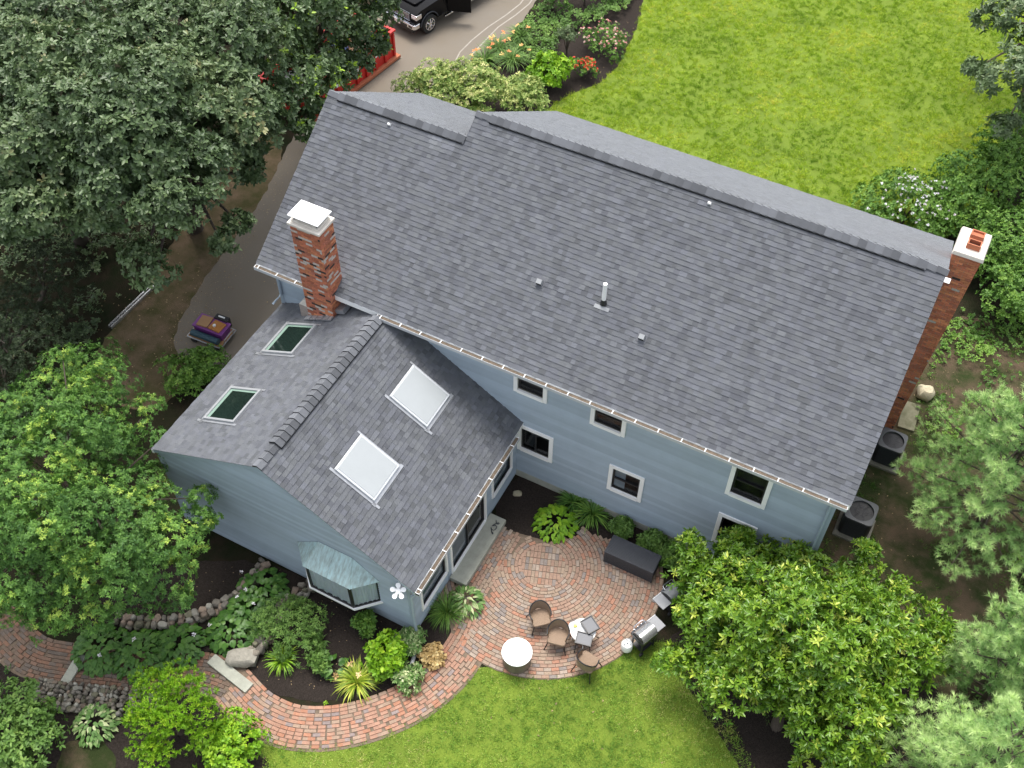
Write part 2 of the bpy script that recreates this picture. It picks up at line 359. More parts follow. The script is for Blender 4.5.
def strip(mb, cl, width, z, m):
    pts = catmull([V((a, b, z)) for a, b in cl]); vs = []
    for i, p in enumerate(pts):
        d = pts[min(i+1, len(pts)-1)]-pts[max(i-1, 0)]; s = V((-d.y, d.x, 0)).normalized()*width/2; vs += [p-s, p+s]
    mb.add(vs, [(2*i, 2*i+2, 2*i+3, 2*i+1) for i in range(len(pts)-1)], m)
strip(mb, [(9.25, -4.2), (9.3, -4.8), (9.25, -5.9), (8.75, -7.15), (7.75, -8.3), (6.6, -8.98), (5.5, -9.1), (4.5, -8.85), (3.6, -8.95), (2.6, -9.5), (1.5, -9.95), (.4, -10.35), (-.7, -10.6), (-2.2, -10.3)], 1.14, .020, M['sand'])
ring = [(PC.x+PRAD*math.cos(t*.1), PC.y+PRAD*math.sin(t*.1)) for t in range(63)]
q = [(max(x, 8.15), y, .024) for x, y in ring if (y < -1.44 or (x > 9.7 and y < min(-.45, -1.42+(x-9.7)/.55))) and (y > -4.4 or x > 8.9)]; mb.add(q, [tuple(range(len(q)))], M['sand'])
mb.build('paving_bed')['kind'] = 'structure'
# ------------------------------------------------------------------ house
ZE, HL, S = 5.3, 16.78, .669
Y1, Y2, X1, Y3, Y4 = 4.285, 4.913, 4.3, 9.971, 8.804
house = thing('house', 'blue clapboard house with slate grey shingle roofs, a lower rear wing and two brick chimneys', 'house', (0, 0, 0))
BASEC = (.113, .119, .131)
def tabcol(stain=0):
    k = random.choice((.77, .86, .94, 1, 1, 1.05, 1.14))*random.uniform(.96, 1.04)+stain
    return (BASEC[0]*k, BASEC[1]*k, BASEC[2]*k*random.uniform(.97, 1.04))
def shingles(mb, o, u, v, n, vmax, span, stain=None):
    """courses of real tabs: o origin on the eave, u along it, v up the slope, n normal, span(v)->(u0,u1)"""
    o, u, v, n = V(o), V(u), V(v), V(n); ex = .131; rows = int(math.ceil(vmax/ex))
    for i in range(rows):
        v0 = i*ex; v1 = min(v0+ex+.02, vmax); a, b = span(v0+ex/2); x = a-random.random()*.3
        while x < b:
            wd = random.choice((.11, .14, .15, .17, .2)); x0, x1 = max(x, a), min(x+wd, b); x += wd
            if x1-x0 < .01: continue
            h = random.choice((.015, .021)); jz = random.uniform(-.002, .002) if h > .016 else .006
            q0 = v0+jz*.8; c = tabcol(stain((x0+x1)/2, v0) if stain else 0)
            vs = [o+u*x0+v*q0+n*.0, o+u*x1+v*q0, o+u*x1+v*q0+n*h, o+u*x0+v*q0+n*h, o+u*x1+v*v1+n*.003, o+u*x0+v*v1+n*.003, o+u*x0+v*v1, o+u*x1+v*v1]
            dk = tuple(t*.36 for t in c)  # dark asphalt edges, also coloured to draw the shadow line of each course
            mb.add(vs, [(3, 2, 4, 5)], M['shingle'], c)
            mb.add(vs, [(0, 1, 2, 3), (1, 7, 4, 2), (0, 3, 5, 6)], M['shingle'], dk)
def slope_frame(run, rise):
    l = math.hypot(run, rise); return run/l, rise/l
c_, s_ = slope_frame(1, S)
lv1, lv2 = Y1*math.hypot(1, S), Y2*math.hypot(1, S)
mb = MB()
def stain(u, v):
    d = math.hypot((u-3.6)/.55, (v-4.75)/.3); e = math.hypot((u-2.9)/.8, (v-.6)/.8)
    return max(0, 1-d)*.9*random.uniform(.3, 1.2)+max(0, 1-e)*.2
shingles(mb, (0, 0, ZE), (1, 0, 0), (0, c_, s_), (0, -s_, c_), lv2, lambda v: (0, HL) if v < lv1 else (X1, HL), stain)
zf = ZE+S*Y2-S*(Y3-Y2); shingles(mb, (HL, Y3, zf), (-1, 0, 0), (0, -c_, s_), (0, s_, c_), (Y3-Y2)*math.hypot(1, S), lambda v: (0, HL-X1))
z4 = ZE+S*Y1-S*(Y4-Y1); shingles(mb, (X1, Y4, z4), (-1, 0, 0), (0, -c_, s_), (0, s_, c_), (Y4-Y1)*math.hypot(1, S), lambda v: (0, X1))
T = .17
def deck(mb, x0, x1, ye, ze, yr, zr, sh=.004):       # slab below the shingles, white rake and fascia
    vs = [(x0, ye, ze-sh), (x1, ye, ze-sh), (x1, yr, zr-sh), (x0, yr, zr-sh)]; lo = [(a, b, c-T) for a, b, c in vs]
    mb.add(vs+lo, [(0, 1, 2, 3), (7, 6, 5, 4), (0, 4, 5, 1), (1, 5, 6, 2), (2, 6, 7, 3), (3, 7, 4, 0)], M['white'])
zr1, zr2 = ZE+S*Y1, ZE+S*Y2
deck(mb, 0.012, X1, 0, ZE, Y1, zr1); deck(mb, X1, HL-.012, 0, ZE, Y2, zr2)
deck(mb, X1+.012, HL-.012, Y3, zf, Y2, zr2, .006); deck(mb, .012, X1-.01, Y4, z4, Y1, zr1, .006)
roof = mb.build('roof', house)
def ridge_caps(name, p0, p1, a, b, lift, parent, wid=.21, vent=True):
    """overlapping cap shingles from p0 to p1; a,b are the two down-slope directions"""
    p0, p1, a, b = V(p0), V(p1), V(a), V(b); d = p1-p0; ln = d.length; d.normalize(); mb = MB(); n = int(ln/.2)
    for i in range(n):
        q = p0+d*(i*ln/n); e = p0+d*((i+1)*ln/n+.03); z = V((0, 0, lift)); h0, h1 = V((0, 0, .004+random.random()*.004)), V((0, 0, .042))
        k = random.choice((.78, .95, 1.05, 1.25))*random.uniform(.95, 1.05)
        vs = [q+a*wid+z*.8+h1, q+z+h1, q+b*wid+z*.8+h1, e+a*wid+z*.8+h0, e+z+h0, e+b*wid+z*.8+h0]
        mb.add(vs, [(0, 3, 4, 1), (1, 4, 5, 2)], M['shingle'], tuple(t*k for t in BASEC))
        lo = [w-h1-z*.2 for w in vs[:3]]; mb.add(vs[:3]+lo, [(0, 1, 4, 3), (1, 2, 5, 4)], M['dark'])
    if vent:
        for s in (a, b):
            q, e = p0+s*wid*.95, p1+s*wid*.95; z = V((0, 0, lift+.02))
            mb.add([q, e, e+z, q+z], [(0, 1, 2, 3)], M['dark'])
    return mb.build(name, parent)
dn, df = (0, -c_, -s_), (0, c_, -s_)
ridge_caps('ridge_cap', (.35, Y1, zr1+.015), (X1-.02, Y1, zr1+.015), dn, df, .05, roof)
ridge_caps('ridge_cap', (0.0, Y1, zr1+.012), (.34, Y1, zr1+.012), dn, df, .01, roof, .15, False)
ridge_caps('ridge_cap', (X1+.45, Y2, zr2+.015), (HL-.5, Y2, zr2+.015), dn, df, .05, roof)
ridge_caps('ridge_cap', (X1, Y2, zr2+.012), (X1+.44, Y2, zr2+.012), dn, df, .01, roof, .15, False)
ridge_caps('ridge_cap', (HL-.49, Y2, zr2+.012), (HL, Y2, zr2+.012), dn, df, .01, roof, .15, False)
def onroof(x, y, h=0): return V((x, y, ZE+S*y))+V((0, -s_, c_))*h
for x, y in ((7.75, 1.89), (10.74, 1.58)):
    mb = MB(); o0 = onroof(x, y, .012)
    mb.obox(o0, (1, 0, 0), (0, c_, s_), (0, -s_, c_), (-.13, .13), (-.12, .16), (0, .008), M['cap'])
    mb.obox(o0, (1, 0, 0), (0, c_, s_), (0, -s_, c_), (-.08, .08), (-.06, .08), (.008, .13), M['frame_grey'], taper=.01)
    mb.obox(o0, (1, 0, 0), (0, c_, s_), (0, -s_, c_), (-.065, .065), (-.066, -.059), (.02, .1), M['dark'])
    mb.build('roof_vent', house)
mb = MB(); o0 = onroof(9.5, 1.95, .012)
mb.obox(o0, (1, 0, 0), (0, c_, s_), (0, -s_, c_), (-.2, .2), (-.16, -.06), (0, .012), M['frame_grey'])
mb.tube([o0, o0+V((0, 0, .16))], [.09, .065], M['black'], 12); mb.tube([o0+V((0, 0, .14)), o0+V((0, 0, .72))], .055, M['white'], 12); mb.build('vent_pipe', house, True)
for x, y in ((11.0, 4.66), (2.09, 4.02)):
    mb = MB(); mb.obox(onroof(x, y, .02), (1, 0, 0), (0, c_, s_), (0, -s_, c_), (-.05, .05), (-.04, .04), (0, .07), M['white'], taper=.015); mb.build('anchor_bracket', house)
mb = MB(); mb.obox(onroof(HL, Y2-.15, 0), (1, 0, 0), (0, c_, s_), (0, -s_, c_), (.0, .13), (-.1, .02), (-.01, .03), M['white']); mb.build('flashing', house)
# ---- walls
def interval(poly, z):
    xs = []
    for (x0, z0), (x1, z1) in zip(poly, poly[1:]+poly[:1]):
        if (z0-z)*(z1-z) <= 0 and z0 != z1: xs.append(x0+(x1-x0)*(z-z0)/(z1-z0))
    return (min(xs), max(xs)) if len(xs) > 1 else None
BT = {}; RB = random.Random(4)
def clapboards(mb, o, u, n, poly, holes=(), ex=.115):
    o, u, n = V(o), V(u), V(n); zs = [p[1] for p in poly]; lo, hi = min(zs), max(zs); cuts = {lo, hi}
    k = 0
    while lo+k*ex < hi: cuts.add(lo+k*ex); k += 1
    for h in holes: cuts |= {h[2], h[3]}
    for p in poly: cuts.add(p[1])
    cuts = sorted(cuts)
    for za, zb in zip(cuts, cuts[1:]):
        if zb-za < 1e-4: continue
        ia, ib = interval(poly, za+1e-5), interval(poly, zb-1e-5)
        if not ia or not ib: continue
        cuts_u = [(ia[0], ib[0])]; 
        segs = []; cur = (ia[0], ib[0]); zm = (za+zb)/2
        for h in sorted(h for h in holes if h[2] < zm < h[3]):
            segs.append((cur, (h[0], h[0]))); cur = (h[1], h[1])
        segs.append((cur, (ia[1], ib[1])))
        kk = math.floor((zm-lo)/ex); c0 = lo+kk*ex
        oa, ob = .016*(1-(za-c0)/ex), .016*(1-(zb-c0)/ex); Z = V((0, 0, 1))
        for (a0, a1), (b0, b1) in segs:
            if b0-a0 < 1e-4 and b1-a1 < 1e-4: continue
            vs = [o+u*a0+Z*za+n*oa, o+u*b0+Z*za+n*oa, o+u*b1+Z*zb+n*ob, o+u*a1+Z*zb+n*ob, o+u*a0+Z*za, o+u*b0+Z*za]
            fs = [(0, 1, 2, 3)]+([(4, 5, 1, 0)] if abs(za-c0) < 1e-3 else [])
            k = BT.setdefault((kk, round(o.x+o.y)), RB.uniform(.9, 1.08)); mb.add(vs, fs, M['siding'], (.36*k, .43*k, .50*k))
def window(o, u, n, h, style='hung', name='window', trim=.115, glassname='pane', inner=None, parent=house):
    o, u, n = V(o), V(u), V(n); Z = V((0, 0, 1)); x0, x1, z0, z1 = h; mb = MB(); W = M['white']
    mb.obox(o, u, n, Z, (x0-trim, x0), (0, .05), (z0-trim, z1+trim), W); mb.obox(o, u, n, Z, (x1, x1+trim), (0, .05), (z0-trim, z1+trim), W)
    mb.obox(o, u, n, Z, (x0, x1), (0, .05), (z1, z1+trim), W); mb.obox(o, u, n, Z, (x0, x1), (0, .065), (z0-trim, z0), W)
    f = mb.build(name, parent)
    sb = MB(); B = M['black']; t = .05
    def fr(a, b, c, d, dep):
        sb.obox(o, u, n, Z, (a, a+t), (dep-.03, dep), (c, d), B); sb.obox(o, u, n, Z, (b-t, b), (dep-.03, dep), (c, d), B)
        sb.obox(o, u, n, Z, (a+t, b-t), (dep-.03, dep), (c, c+t), B); sb.obox(o, u, n, Z, (a+t, b-t), (dep-.03, dep), (d-t, d), B)
    if style == 'hung': zm = (z0+z1)/2; fr(x0, x1, zm-.02, z1, .0); fr(x0, x1, z0, zm+.02, -.032)
    elif style == 'slide': xm = (x0+x1)/2; fr(x0, xm+.03, z0, z1, 0); fr(xm-.03, x1, z0, z1, -.032)
    else: fr(x0, x1, z0, z1, 0)
    sb.build('sash', f)
    gb = MB(); gb.add([o+u*a+Z*b-n*.05 for a, b in ((x0, z0), (x1, z0), (x1, z1), (x0, z1))], [(0, 1, 2, 3)], M['glass']); gb.build(glassname, f)
    rb = MB(); d = .5                                   # the dim recess behind the pane
    q = [(x0, z0), (x1, z0), (x1, z1), (x0, z1)]
    fr_, bk = [o+u*a+Z*b-n*.06 for a, b in q], [o+u*a+Z*b-n*d for a, b in q]
    rb.add(fr_+bk, [(4, 5, 6, 7), (0, 1, 5, 4), (1, 2, 6, 5), (2, 3, 7, 6), (3, 0, 4, 7)], M['room']); rb.build('room_recess', f)
    if inner:
        cb = MB(); N = 40; vs = []
        a, b = inner[1]
        for i in range(N+1):
            x = x0+(x1-x0)*(a+(b-a)*i/N); dep = .056
            vs += [o+u*x+Z*z0-n*dep, o+u*x+Z*z1-n*dep]
        cb.add(vs, [(2*i, 2*i+2, 2*i+3, 2*i+1) for i in range(N)], M[inner[0]]); cb.build('curtain', f, True)
    return f
YW = .35; XR = HL-.33
wm = [(7.95, 8.7, 4.08, 4.84), (10.18, 10.94, 4.02, 4.78), (8.08, 8.95, 1.5, 2.44), (10.87, 11.66, 1.44, 2.38), (14.0, 14.83, 3.45, 4.62), (14.0, 14.83, 1.1, 2.3)]
mb = MB()
clapboards(mb, (0, YW, 0), (1, 0, 0), (0, -1, 0), [(.35, .3), (XR, .3), (XR, ZE+.05), (.35, ZE+.05)], wm)
gz = lambda y: ZE+S*y-T-.01
clapboards(mb, (XR, 0, 0), (0, 1, 0), (1, 0, 0), [(YW, .3), (Y3-.35, .3), (Y3-.35, gz(YW)), (Y2, gz(Y2)), (YW, gz(YW))])
clapboards(mb, (.35, 0, 0), (0, -1, 0), (-1, 0, 0), [(-(Y4-.35), .3), (-YW, .3), (-YW, gz(YW)), (-Y1, gz(Y1)), (-(Y4-.35), gz(YW))])
clapboards(mb, (0, Y3-.4, 0), (-1, 0, 0), (0, 1, 0), [(-XR, .3), (-X1-.1, .3), (-X1-.1, zf-.1), (-XR, zf-.1)])
clapboards(mb, (0, Y4-.4, 0), (-1, 0, 0), (0, 1, 0), [(-X1-.1, .3), (-.35, .3), (-.35, z4-.1), (-X1-.1, z4-.1)])
for x in (.35, XR): mb.box(x-.06, x+.06, YW-.025, YW+.06, .25, ZE, M['siding_trim'])
mb.box(.4, XR-.02, YW-.02, Y4-.42, 0, .3, M['concrete']); mb.box(X1+.2, XR-.02, Y4-.43, Y3-.43, 0, .298, M['concrete'])
mb.build('wall', house)
for i, h in enumerate(wm): window((0, YW, 0), (1, 0, 0), (0, -1, 0), h, 'slide' if i == 2 else 'hung', inner=('screen', (.03, .45)) if i == 3 else None)
# ---- wing
WXL, WXP, WXR, WYF, WZL, WZP, WZR = .302, 4.003, 8.136, -5.494, 3.525, 5.239, 2.663
mb = MB()
def wing_plane(xe, ze, sgn):
    run, rise = abs(xe-WXP), WZP-ze; c, s = slope_frame(run, rise); ln = math.hypot(run, rise)
    v, n = V((sgn*c, 0, s)), V((-sgn*s, 0, c)); return c, s, ln, v, n
cL, sL, lnL, vL, nL = wing_plane(WXL, WZL, 1); cR, sR, lnR, vR, nR = wing_plane(WXR, WZR, -1)
YI = YW-.002
shingles(mb, (WXL, YI, WZL), (0, -1, 0), vL, nL, lnL, lambda v: (0, YI-WYF))
shingles(mb, (WXR, WYF, WZR), (0, 1, 0), vR, nR, lnR, lambda v: (0, YI-WYF))
def deckx(xe, ze):
    vs = [(xe, WYF+.012, ze-.005), (xe, YI, ze-.005), (WXP, YI, WZP-.005), (WXP, WYF+.012, WZP-.005)]; lo = [(a, b, c-.13) for a, b, c in vs]
    mb.add(vs+lo, [(3, 2, 1, 0), (4, 5, 6, 7), (0, 4, 5, 1)[::-1], (1, 5, 6, 2)[::-1], (2, 6, 7, 3)[::-1]], M['white'])
    mb.add(vs+lo, [(3, 7, 4, 0)[::-1]], M['siding_trim'])
deckx(WXL, WZL); deckx(WXR, WZR)
mb.box(WXL-.01, WXL+.05, WYF, YI, WZL-.14, WZL-.012, M['white'])
wroof = mb.build('wing_roof', house)
ridge_caps('ridge_cap', (WXP, WYF+.75, WZP+.015), (WXP, -.1, WZP+.015), -vL, -vR, .055, wroof)
ridge_caps('ridge_cap', (WXP, WYF, WZP+.012), (WXP, WYF+.74, WZP+.012), -vL, -vR, .012, wroof, .15, False)
YG = WYF+.1; XW = WXR-.206
mb = MB()
wr = [(-4.95, -3.74, .74, 2.0), (-3.42, -1.6, .28, 2.14), (-1.1, -.04, .84, 1.9)]
zL, zR, zP = WZL-.13, WZR-.04, WZP-.14
clapboards(mb, (0, YG, 0), (1, 0, 0), (0, -1, 0), [(WXL+.03, .12), (XW, .12), (XW, zR), (WXP, zP), (WXL+.03, zL)], [(4.75, 6.85, 1.02, 2.1)])
clapboards(mb, (XW, 0, 0), (0, 1, 0), (1, 0, 0), [(YG, .12), (YW, .12), (YW, WZR-.02), (YG, WZR-.02)], wr)
clapboards(mb, (WXL+.03, 0, 0), (0, -1, 0), (-1, 0, 0), [(-YW, .12), (-YG, .12), (-YG, zL), (-YW, zL)])
mb.box(XW-.07, XW+.03, YG-.03, YG+.07, .1, WZR-.1, M['siding_trim']); mb.box(XW-.02, XW+.025, -3.66, -3.56, .12, 2.5, M['siding_trim'])
mb.box(WXL+.06, XW-.03, YG+.03, YW, 0, .12, M['concrete'])
mb.build('wing_wall', house)
U, N_ = (0, 1, 0), (1, 0, 0)
window((XW, 0, 0), U, N_, wr[0], 'single', trim=.07, inner=('screen', (0, 1)))
window((XW, 0, 0), U, N_, wr[2], 'single', trim=.07, inner=('screen', (0, 1)))
window((XW, 0, 0), U, N_, wr[1], 'slide', 'sliding_door', .08, 'door_pane', inner=('screen', (.02, .5)))
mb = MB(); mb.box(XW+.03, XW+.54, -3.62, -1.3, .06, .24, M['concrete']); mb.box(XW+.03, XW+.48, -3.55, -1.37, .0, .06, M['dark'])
step = mb.build('doorstep', house, bevel=.012)
mb = MB(); random.seed(5)                              # a curl of hose left on the slab
q = [V((XW+.36+.07*math.sin(t*1.9), -1.9+t*.05+.05*math.cos(t*2.7), .262+.006*math.sin(t*3))) for t in [i*.35 for i in range(26)]]
mb.tube(q, .012, M['resin'], 6); tag(mb.build('hose'), 'short curl of dark hose lying on the concrete doorstep', 'hose')
# gutters
def gutter(p0, p1, out, parent=house, start=0):
    p0, p1, out = V(p0), V(p1), V(out); d = p1-p0; ln = d.length; d.normalize(); Z = V((0, 0, 1)); mb = MB(); W = M['white']
    mb.obox(p0, d, out, Z, (0, ln), (.0, .012), (-.11, .01), M['lightgrey']); mb.obox(p0, d, out, Z, (0, ln), (.112, .120), (-.1, .006), M['lightgrey'])
    mb.obox(p0, d, out, Z, (0, ln), (.012, .11), (-.11, -.098), W); mb.obox(p0, d, out, Z, (0, ln), (.012, .11), (-.098, -.012), M['wooddebris'])
    mb.obox(p0, d, out, Z, (0, .012), (.012, .11), (-.098, .0), W); mb.obox(p0, d, out, Z, (ln-.012, ln), (.012, .11), (-.098, 0), W)
    x = .12
    while x < ln: mb.obox(p0, d, out, Z, (x-.012, x+.012), (.0, .118), (.006, .012), W); x += .61
    return mb.build('gutter', parent)
gutter((WXP-.05, -.016, ZE-.02), (HL-.05, -.016, ZE-.02), (0, -1, 0)); gutter((.02, -.016, ZE-.02), (1.66, -.016, ZE-.02), (0, -1, 0))
gutter((WXR+.016, WYF+.02, WZR-.02), (WXR+.016, -.15, WZR-.02), (1, 0, 0))
def spout(pts):
    mb = MB(); mb.tube(pts, .042, M['siding_trim'], 4); mb.build('downspout', house)
spout([(WXR+.06, WYF+.12, WZR-.12), (XW+.08, YG-.06, WZR-.4), (XW+.08, YG-.06, .25), (XW+.12, YG-.15, .12)])
mb = MB(); mb.tube([(XW+.12, YG-.1, .1), (XW+.3, YG-.55, .07), (XW+.45, YG-1.15, .06)], .055, M['lightgrey'], 8); mb.build('drain_pipe', house, True)
spout([(.42, -.06, ZE-.1), (.4, YW-.07, ZE-.35), (.4, YW-.07, 4.0), (.22, YW-.3, 3.72)])
spout([(HL-.2, -.06, ZE-.1), (XR-.08, YW-.07, ZE-.4), (XR-.08, YW-.07, .2)])
# floodlight on the gable corner
mb = MB(); c = V((7.72, YG-.16, 2.47)); fd = V((.1, -.55, .82)).normalized(); a = fd.cross(V((1, 0, 0))).normalized(); b = fd.cross(a)
mb.tube([c+V((0, .16, 0)), c], .05, M['white'], 10)
for k in range(5):
    t = k*2*math.pi/5+.4; q = c+(a*math.cos(t)+b*math.sin(t))*.15; mb.tube([c, q, q+fd*.06], [.035, .06, .065], M['firewhite'], 10)
mb.tube([c-fd*.02, c+fd*.05], .06, M['firewhite'], 12); mb.build('floodlight', house, True)
# skylights
def skylight(o, v, n, d0, d1, ya, yb, dark):
    """d measured down the slope from the ridge"""
    o, v, n = V(o), V(v), V(n); u = V((0, 1, 0)); t = .07; mb = MB(); mt = M['frame_grey'] if dark else M['lightgrey']
    h = .09
    for A, B in (((ya, yb), (d0, d0+t)), ((ya, yb), (d1-t, d1)), ((ya, ya+t), (d0+t, d1-t)), ((yb-t, yb), (d0+t, d1-t))): mb.obox(o, u, v, n, A, B, (0, h), mt)
    f = mb.build('skylight', house, bevel=.012)
    g = MB()
    if dark: g.obox(o, u, v, n, (ya+t, yb-t), (d0+t, d1-t), (.02, .045), M['greenglass']); g.obox(o, u, v, n, (ya+t, yb-t), (d1-t-.1, d1-t), (.046, .05), M['reveal']); g.obox(o, u, v, n, (yb-t-.06, yb-t), (d0+t, d1-t-.1), (.046, .05), M['reveal'])
    else: g.obox(o, u, v, n, (ya+t*.6, yb-t*.6), (d0+t*.6, d1-t*.6), (.03, .10), M['shade'], taper=.02)
    g.build('pane', f)
    for A_, B_ in (((ya-.09, yb+.09), (d1, d1+.1)), ((ya-.07, ya), (d0-.1, d1+.22)), ((yb, yb+.05), (d0-.1, d1))): k = MB(); k.obox(o, u, v, n, A_, B_, (.022, .03), M['galv']); k.build('flashing', f)
M['reveal'] = mat('pale_green_reveal', (.2, .3, .24), .6, var=.1)
RP = (WXP, 0, WZP)
for ya, yb in ((-1.74, -.54), (-4.3, -3.1)):
    skylight(RP, -vL, nL, 1.9, 3.1, ya, yb, True); skylight(RP, -vR, nR, 1.48, 2.75, ya, yb, False)
# bay window with a verdigris copper hood
bay = thing('bay_window', None, None); bay.parent = house
A = [V((4.62, YG, 0)), V((5.12, YG-.52, 0)), V((6.45, YG-.52, 0)), V((6.97, YG, 0))]
mb = MB(); z0, z1, zt = 1.02, 2.1, 2.72; Z = V((0, 0, 1)); ce = V((5.8, YG, 0))
E_ = [ce+(p-ce)*1.06+Z*2.12 for p in A]; E_[0].y = E_[3].y = YG-.02; Tt = [V((5.3, YG-.02, zt)), V((6.3, YG-.02, zt))]
mid = [V((4.75, YG-.02, 2.42)), V((6.85, YG-.02, 2.42))]
mb.add([E_[0], E_[1], E_[2], E_[3], Tt[0], Tt[1]], [(1, 2, 5, 4), (0, 1, 4), (2, 3, 5), (0, 3, 2, 1)], M['copper'])
for a, b in ((E_[1], Tt[0]), (E_[2], Tt[1]), ((E_[1]+E_[2])/2, (Tt[0]+Tt[1])/2)): mb.tube([a, b], .012, M['copper'], 6)
mb.build('hood', bay)
mb = MB(); pts = [ce+(p-ce)*1.05 for p in A]; pts[0].y = pts[3].y = YG-.01
mb.add([p+Z*z0 for p in pts]+[p+Z*(z0-.07) for p in pts], [(0, 1, 2, 3), (7, 6, 5, 4), (0, 4, 5, 1), (1, 5, 6, 2), (2, 6, 7, 3)], M['white'])
q = [ce+(p-ce)*.93 for p in A]; mb.add([p+Z*(z0-.07) for p in q]+[ce+(p-ce)*.7+Z*(z0-.42) for p in A], [(0, 4, 5, 1), (1, 5, 6, 2), (2, 6, 7, 3), (4, 7, 6, 5)], M['siding_trim']); mb.build('sill', bay)
for i in range(3):
    a, b = A[i], A[i+1]; d = (b-a); ln = d.length; d.normalize(); n = V((d.y, -d.x, 0))
    mb = MB(); t = .05 if i != 1 else .06
    for X_, Z_ in (((0, t), (z0, z1)), ((ln-t, ln), (z0, z1)), ((t, ln-t), (z0, z0+t)), ((t, ln-t), (z1-t, z1))): mb.obox(a, d, n, Z, X_, (-.05, 0), Z_, M['black'])
    f = mb.build('sash', bay)
    g = MB(); g.add([a+d*t+Z*z0-n*.02, b-d*t+Z*z0-n*.02, b-d*t+Z*z1-n*.02, a+d*t+Z*z1-n*.02], [(0, 1, 2, 3)], M['glass']); g.build('pane', f)
    cb = MB(); vs = []; K = 36
    for j in range(K+1):
        x = t+(ln-2*t)*j/K; dp = .05+.018*math.sin(j*.9)+.008*math.sin(j*2.3); vs += [a+d*x-n*dp+Z*z0, a+d*x-n*(dp-.01)+Z*z1]
    cb.add(vs, [(2*j, 2*j+2, 2*j+3, 2*j+1) for j in range(K)], M['curtain']); cb.build('curtain', f, True)
# ---- chimneys
def chimney(x0, x1, y0, y1, z0, z1, white, black, k=1.0, batter=0):
    mb = MB(); X1 = x1; mb.box(x0+.006, x1-batter-.006, y0+.006, y1-.006, z0, z1-.001, M['mortar']); z = z0; r = 0
    while z < z1-.04:
        x1 = X1-batter*(1-(z-z0)/(z1-z0))
        for side in range(4):
            if side == 0: o, u, n, ln = V((x0, y0, 0)), V((1, 0, 0)), V((0, -1, 0)), x1-x0
            elif side == 1: o, u, n, ln = V((x1, y0, 0)), V((0, 1, 0)), V((1, 0, 0)), y1-y0
            elif side == 2: o, u, n, ln = V((x1, y1, 0)), V((-1, 0, 0)), V((0, 1, 0)), x1-x0
            else: o, u, n, ln = V((x0, y1, 0)), V((0, -1, 0)), V((-1, 0, 0)), y1-y0
            x = -.1 if r % 2 else 0
            while x < ln:
                a, b = max(x+.005, 0), min(x+.2, ln); x += .205
                if b-a < .02: continue
                t = random.random(); pr = 0
                if t < white: c = (.52, .45, .4); pr = .003
                elif t < white+black: c = (.05, .035, .03)
                else: g = random.uniform(.7, 1.2)*k; c = random.choice(((.33, .115, .06), (.31, .1, .055), (.38, .145, .07), (.28, .1, .062))); c = tuple(q*g for q in c)
                mb.obox(o, u, n, V((0, 0, 1)), (a, b), (-.02, .004+pr), (z+.004, z+.067), M['brick'], c)
        z += .0725; r += 1
    return mb.build('chimney', house)
random.seed(21)
ch = chimney(1.7, 2.58, -.2, .42, 3.95, 7.66, .13, .06, 1.45)
mb = MB(); mb.box(1.65, 2.63, -.25, .47, 7.665, 7.74, M['limewash']); mb.box(1.74, 2.54, -.16, .38, 7.74, 7.8, M['limewash'])
for x in (1.8, 2.48):
    for y in (-.1, .32): mb.box(x-.02, x+.02, y-.02, y+.02, 7.8, 7.95, M['black'])
mb.build('cap', ch, bevel=.01)
mb = MB(); mb.box(1.68, 2.6, -.21, .43, 7.95, 7.985, M['firewhite']); mb.build('lid', ch, bevel=.01)
mb = MB()
mb.obox((1.42, -.18, 0), (1, 0, 0), (0, 1, 0), (0, 0, 1), (0, .29), (0, .5), (4.0, 4.55), M['mortar'])
mb.add([(1.42, -.18, 4.553), (1.705, -.18, 4.92), (1.705, .32, 4.92), (1.42, .32, 4.553), (1.705, -.18, 4.553), (1.705, .32, 4.553)], [(0, 1, 2, 3), (0, 4, 1), (3, 2, 5)], M['limewash'])
mb.obox((2.58, -.1, 4.78), (.92, 0, .38), (0, 1, 0), (-.38, 0, .92), (0, .3), (0, .42), (-.1, .03), M['galv'])
for k in range(9): mb.obox((1.66+k*.105, -.21, 4.2+k*.05), (.9, 0, .42), (0, 1, 0), (-.42, 0, .9), (0, .1), (-.16, .02), (0, .03+.01*(k % 2)), M['galv'])
mb.build('flashing', ch)
cr = chimney(16.79, 17.47, 6.7, 7.62, 0, 7.62, .02, .02, 1.8, .24)
mb = MB(); mb.box(16.74, 17.52, 6.64, 7.68, 7.62, 7.73, M['limewash'], taper=.03); mb.build('cap', cr, bevel=.015)
for y in (7.0, 7.36):
    mb = MB(); zt = 7.72
    mb.box(17.0, 17.03, y-.11, y+.11, zt, zt+.17, M['terracotta']); mb.box(17.3, 17.33, y-.11, y+.11, zt, zt+.17, M['terracotta'])
    mb.box(17.03, 17.3, y-.11, y-.08, zt, zt+.17, M['terracotta']); mb.box(17.03, 17.3, y+.08, y+.11, zt, zt+.17, M['terracotta'])
    mb.box(17.03, 17.3, y-.08, y+.08, zt, zt+.06 if y < 7.2 else zt+.12, M['terracotta' if y > 7.2 else 'room']); mb.build('flue', cr)
def pnoise(x, y, f, s):
    v = 0
    for i in range(5):
        a = s+i*1.9; v = v+np.sin((x*math.cos(a)+y*math.sin(a))*f*(1+.37*i)+i*2.1+s*3)
    return v/2.4
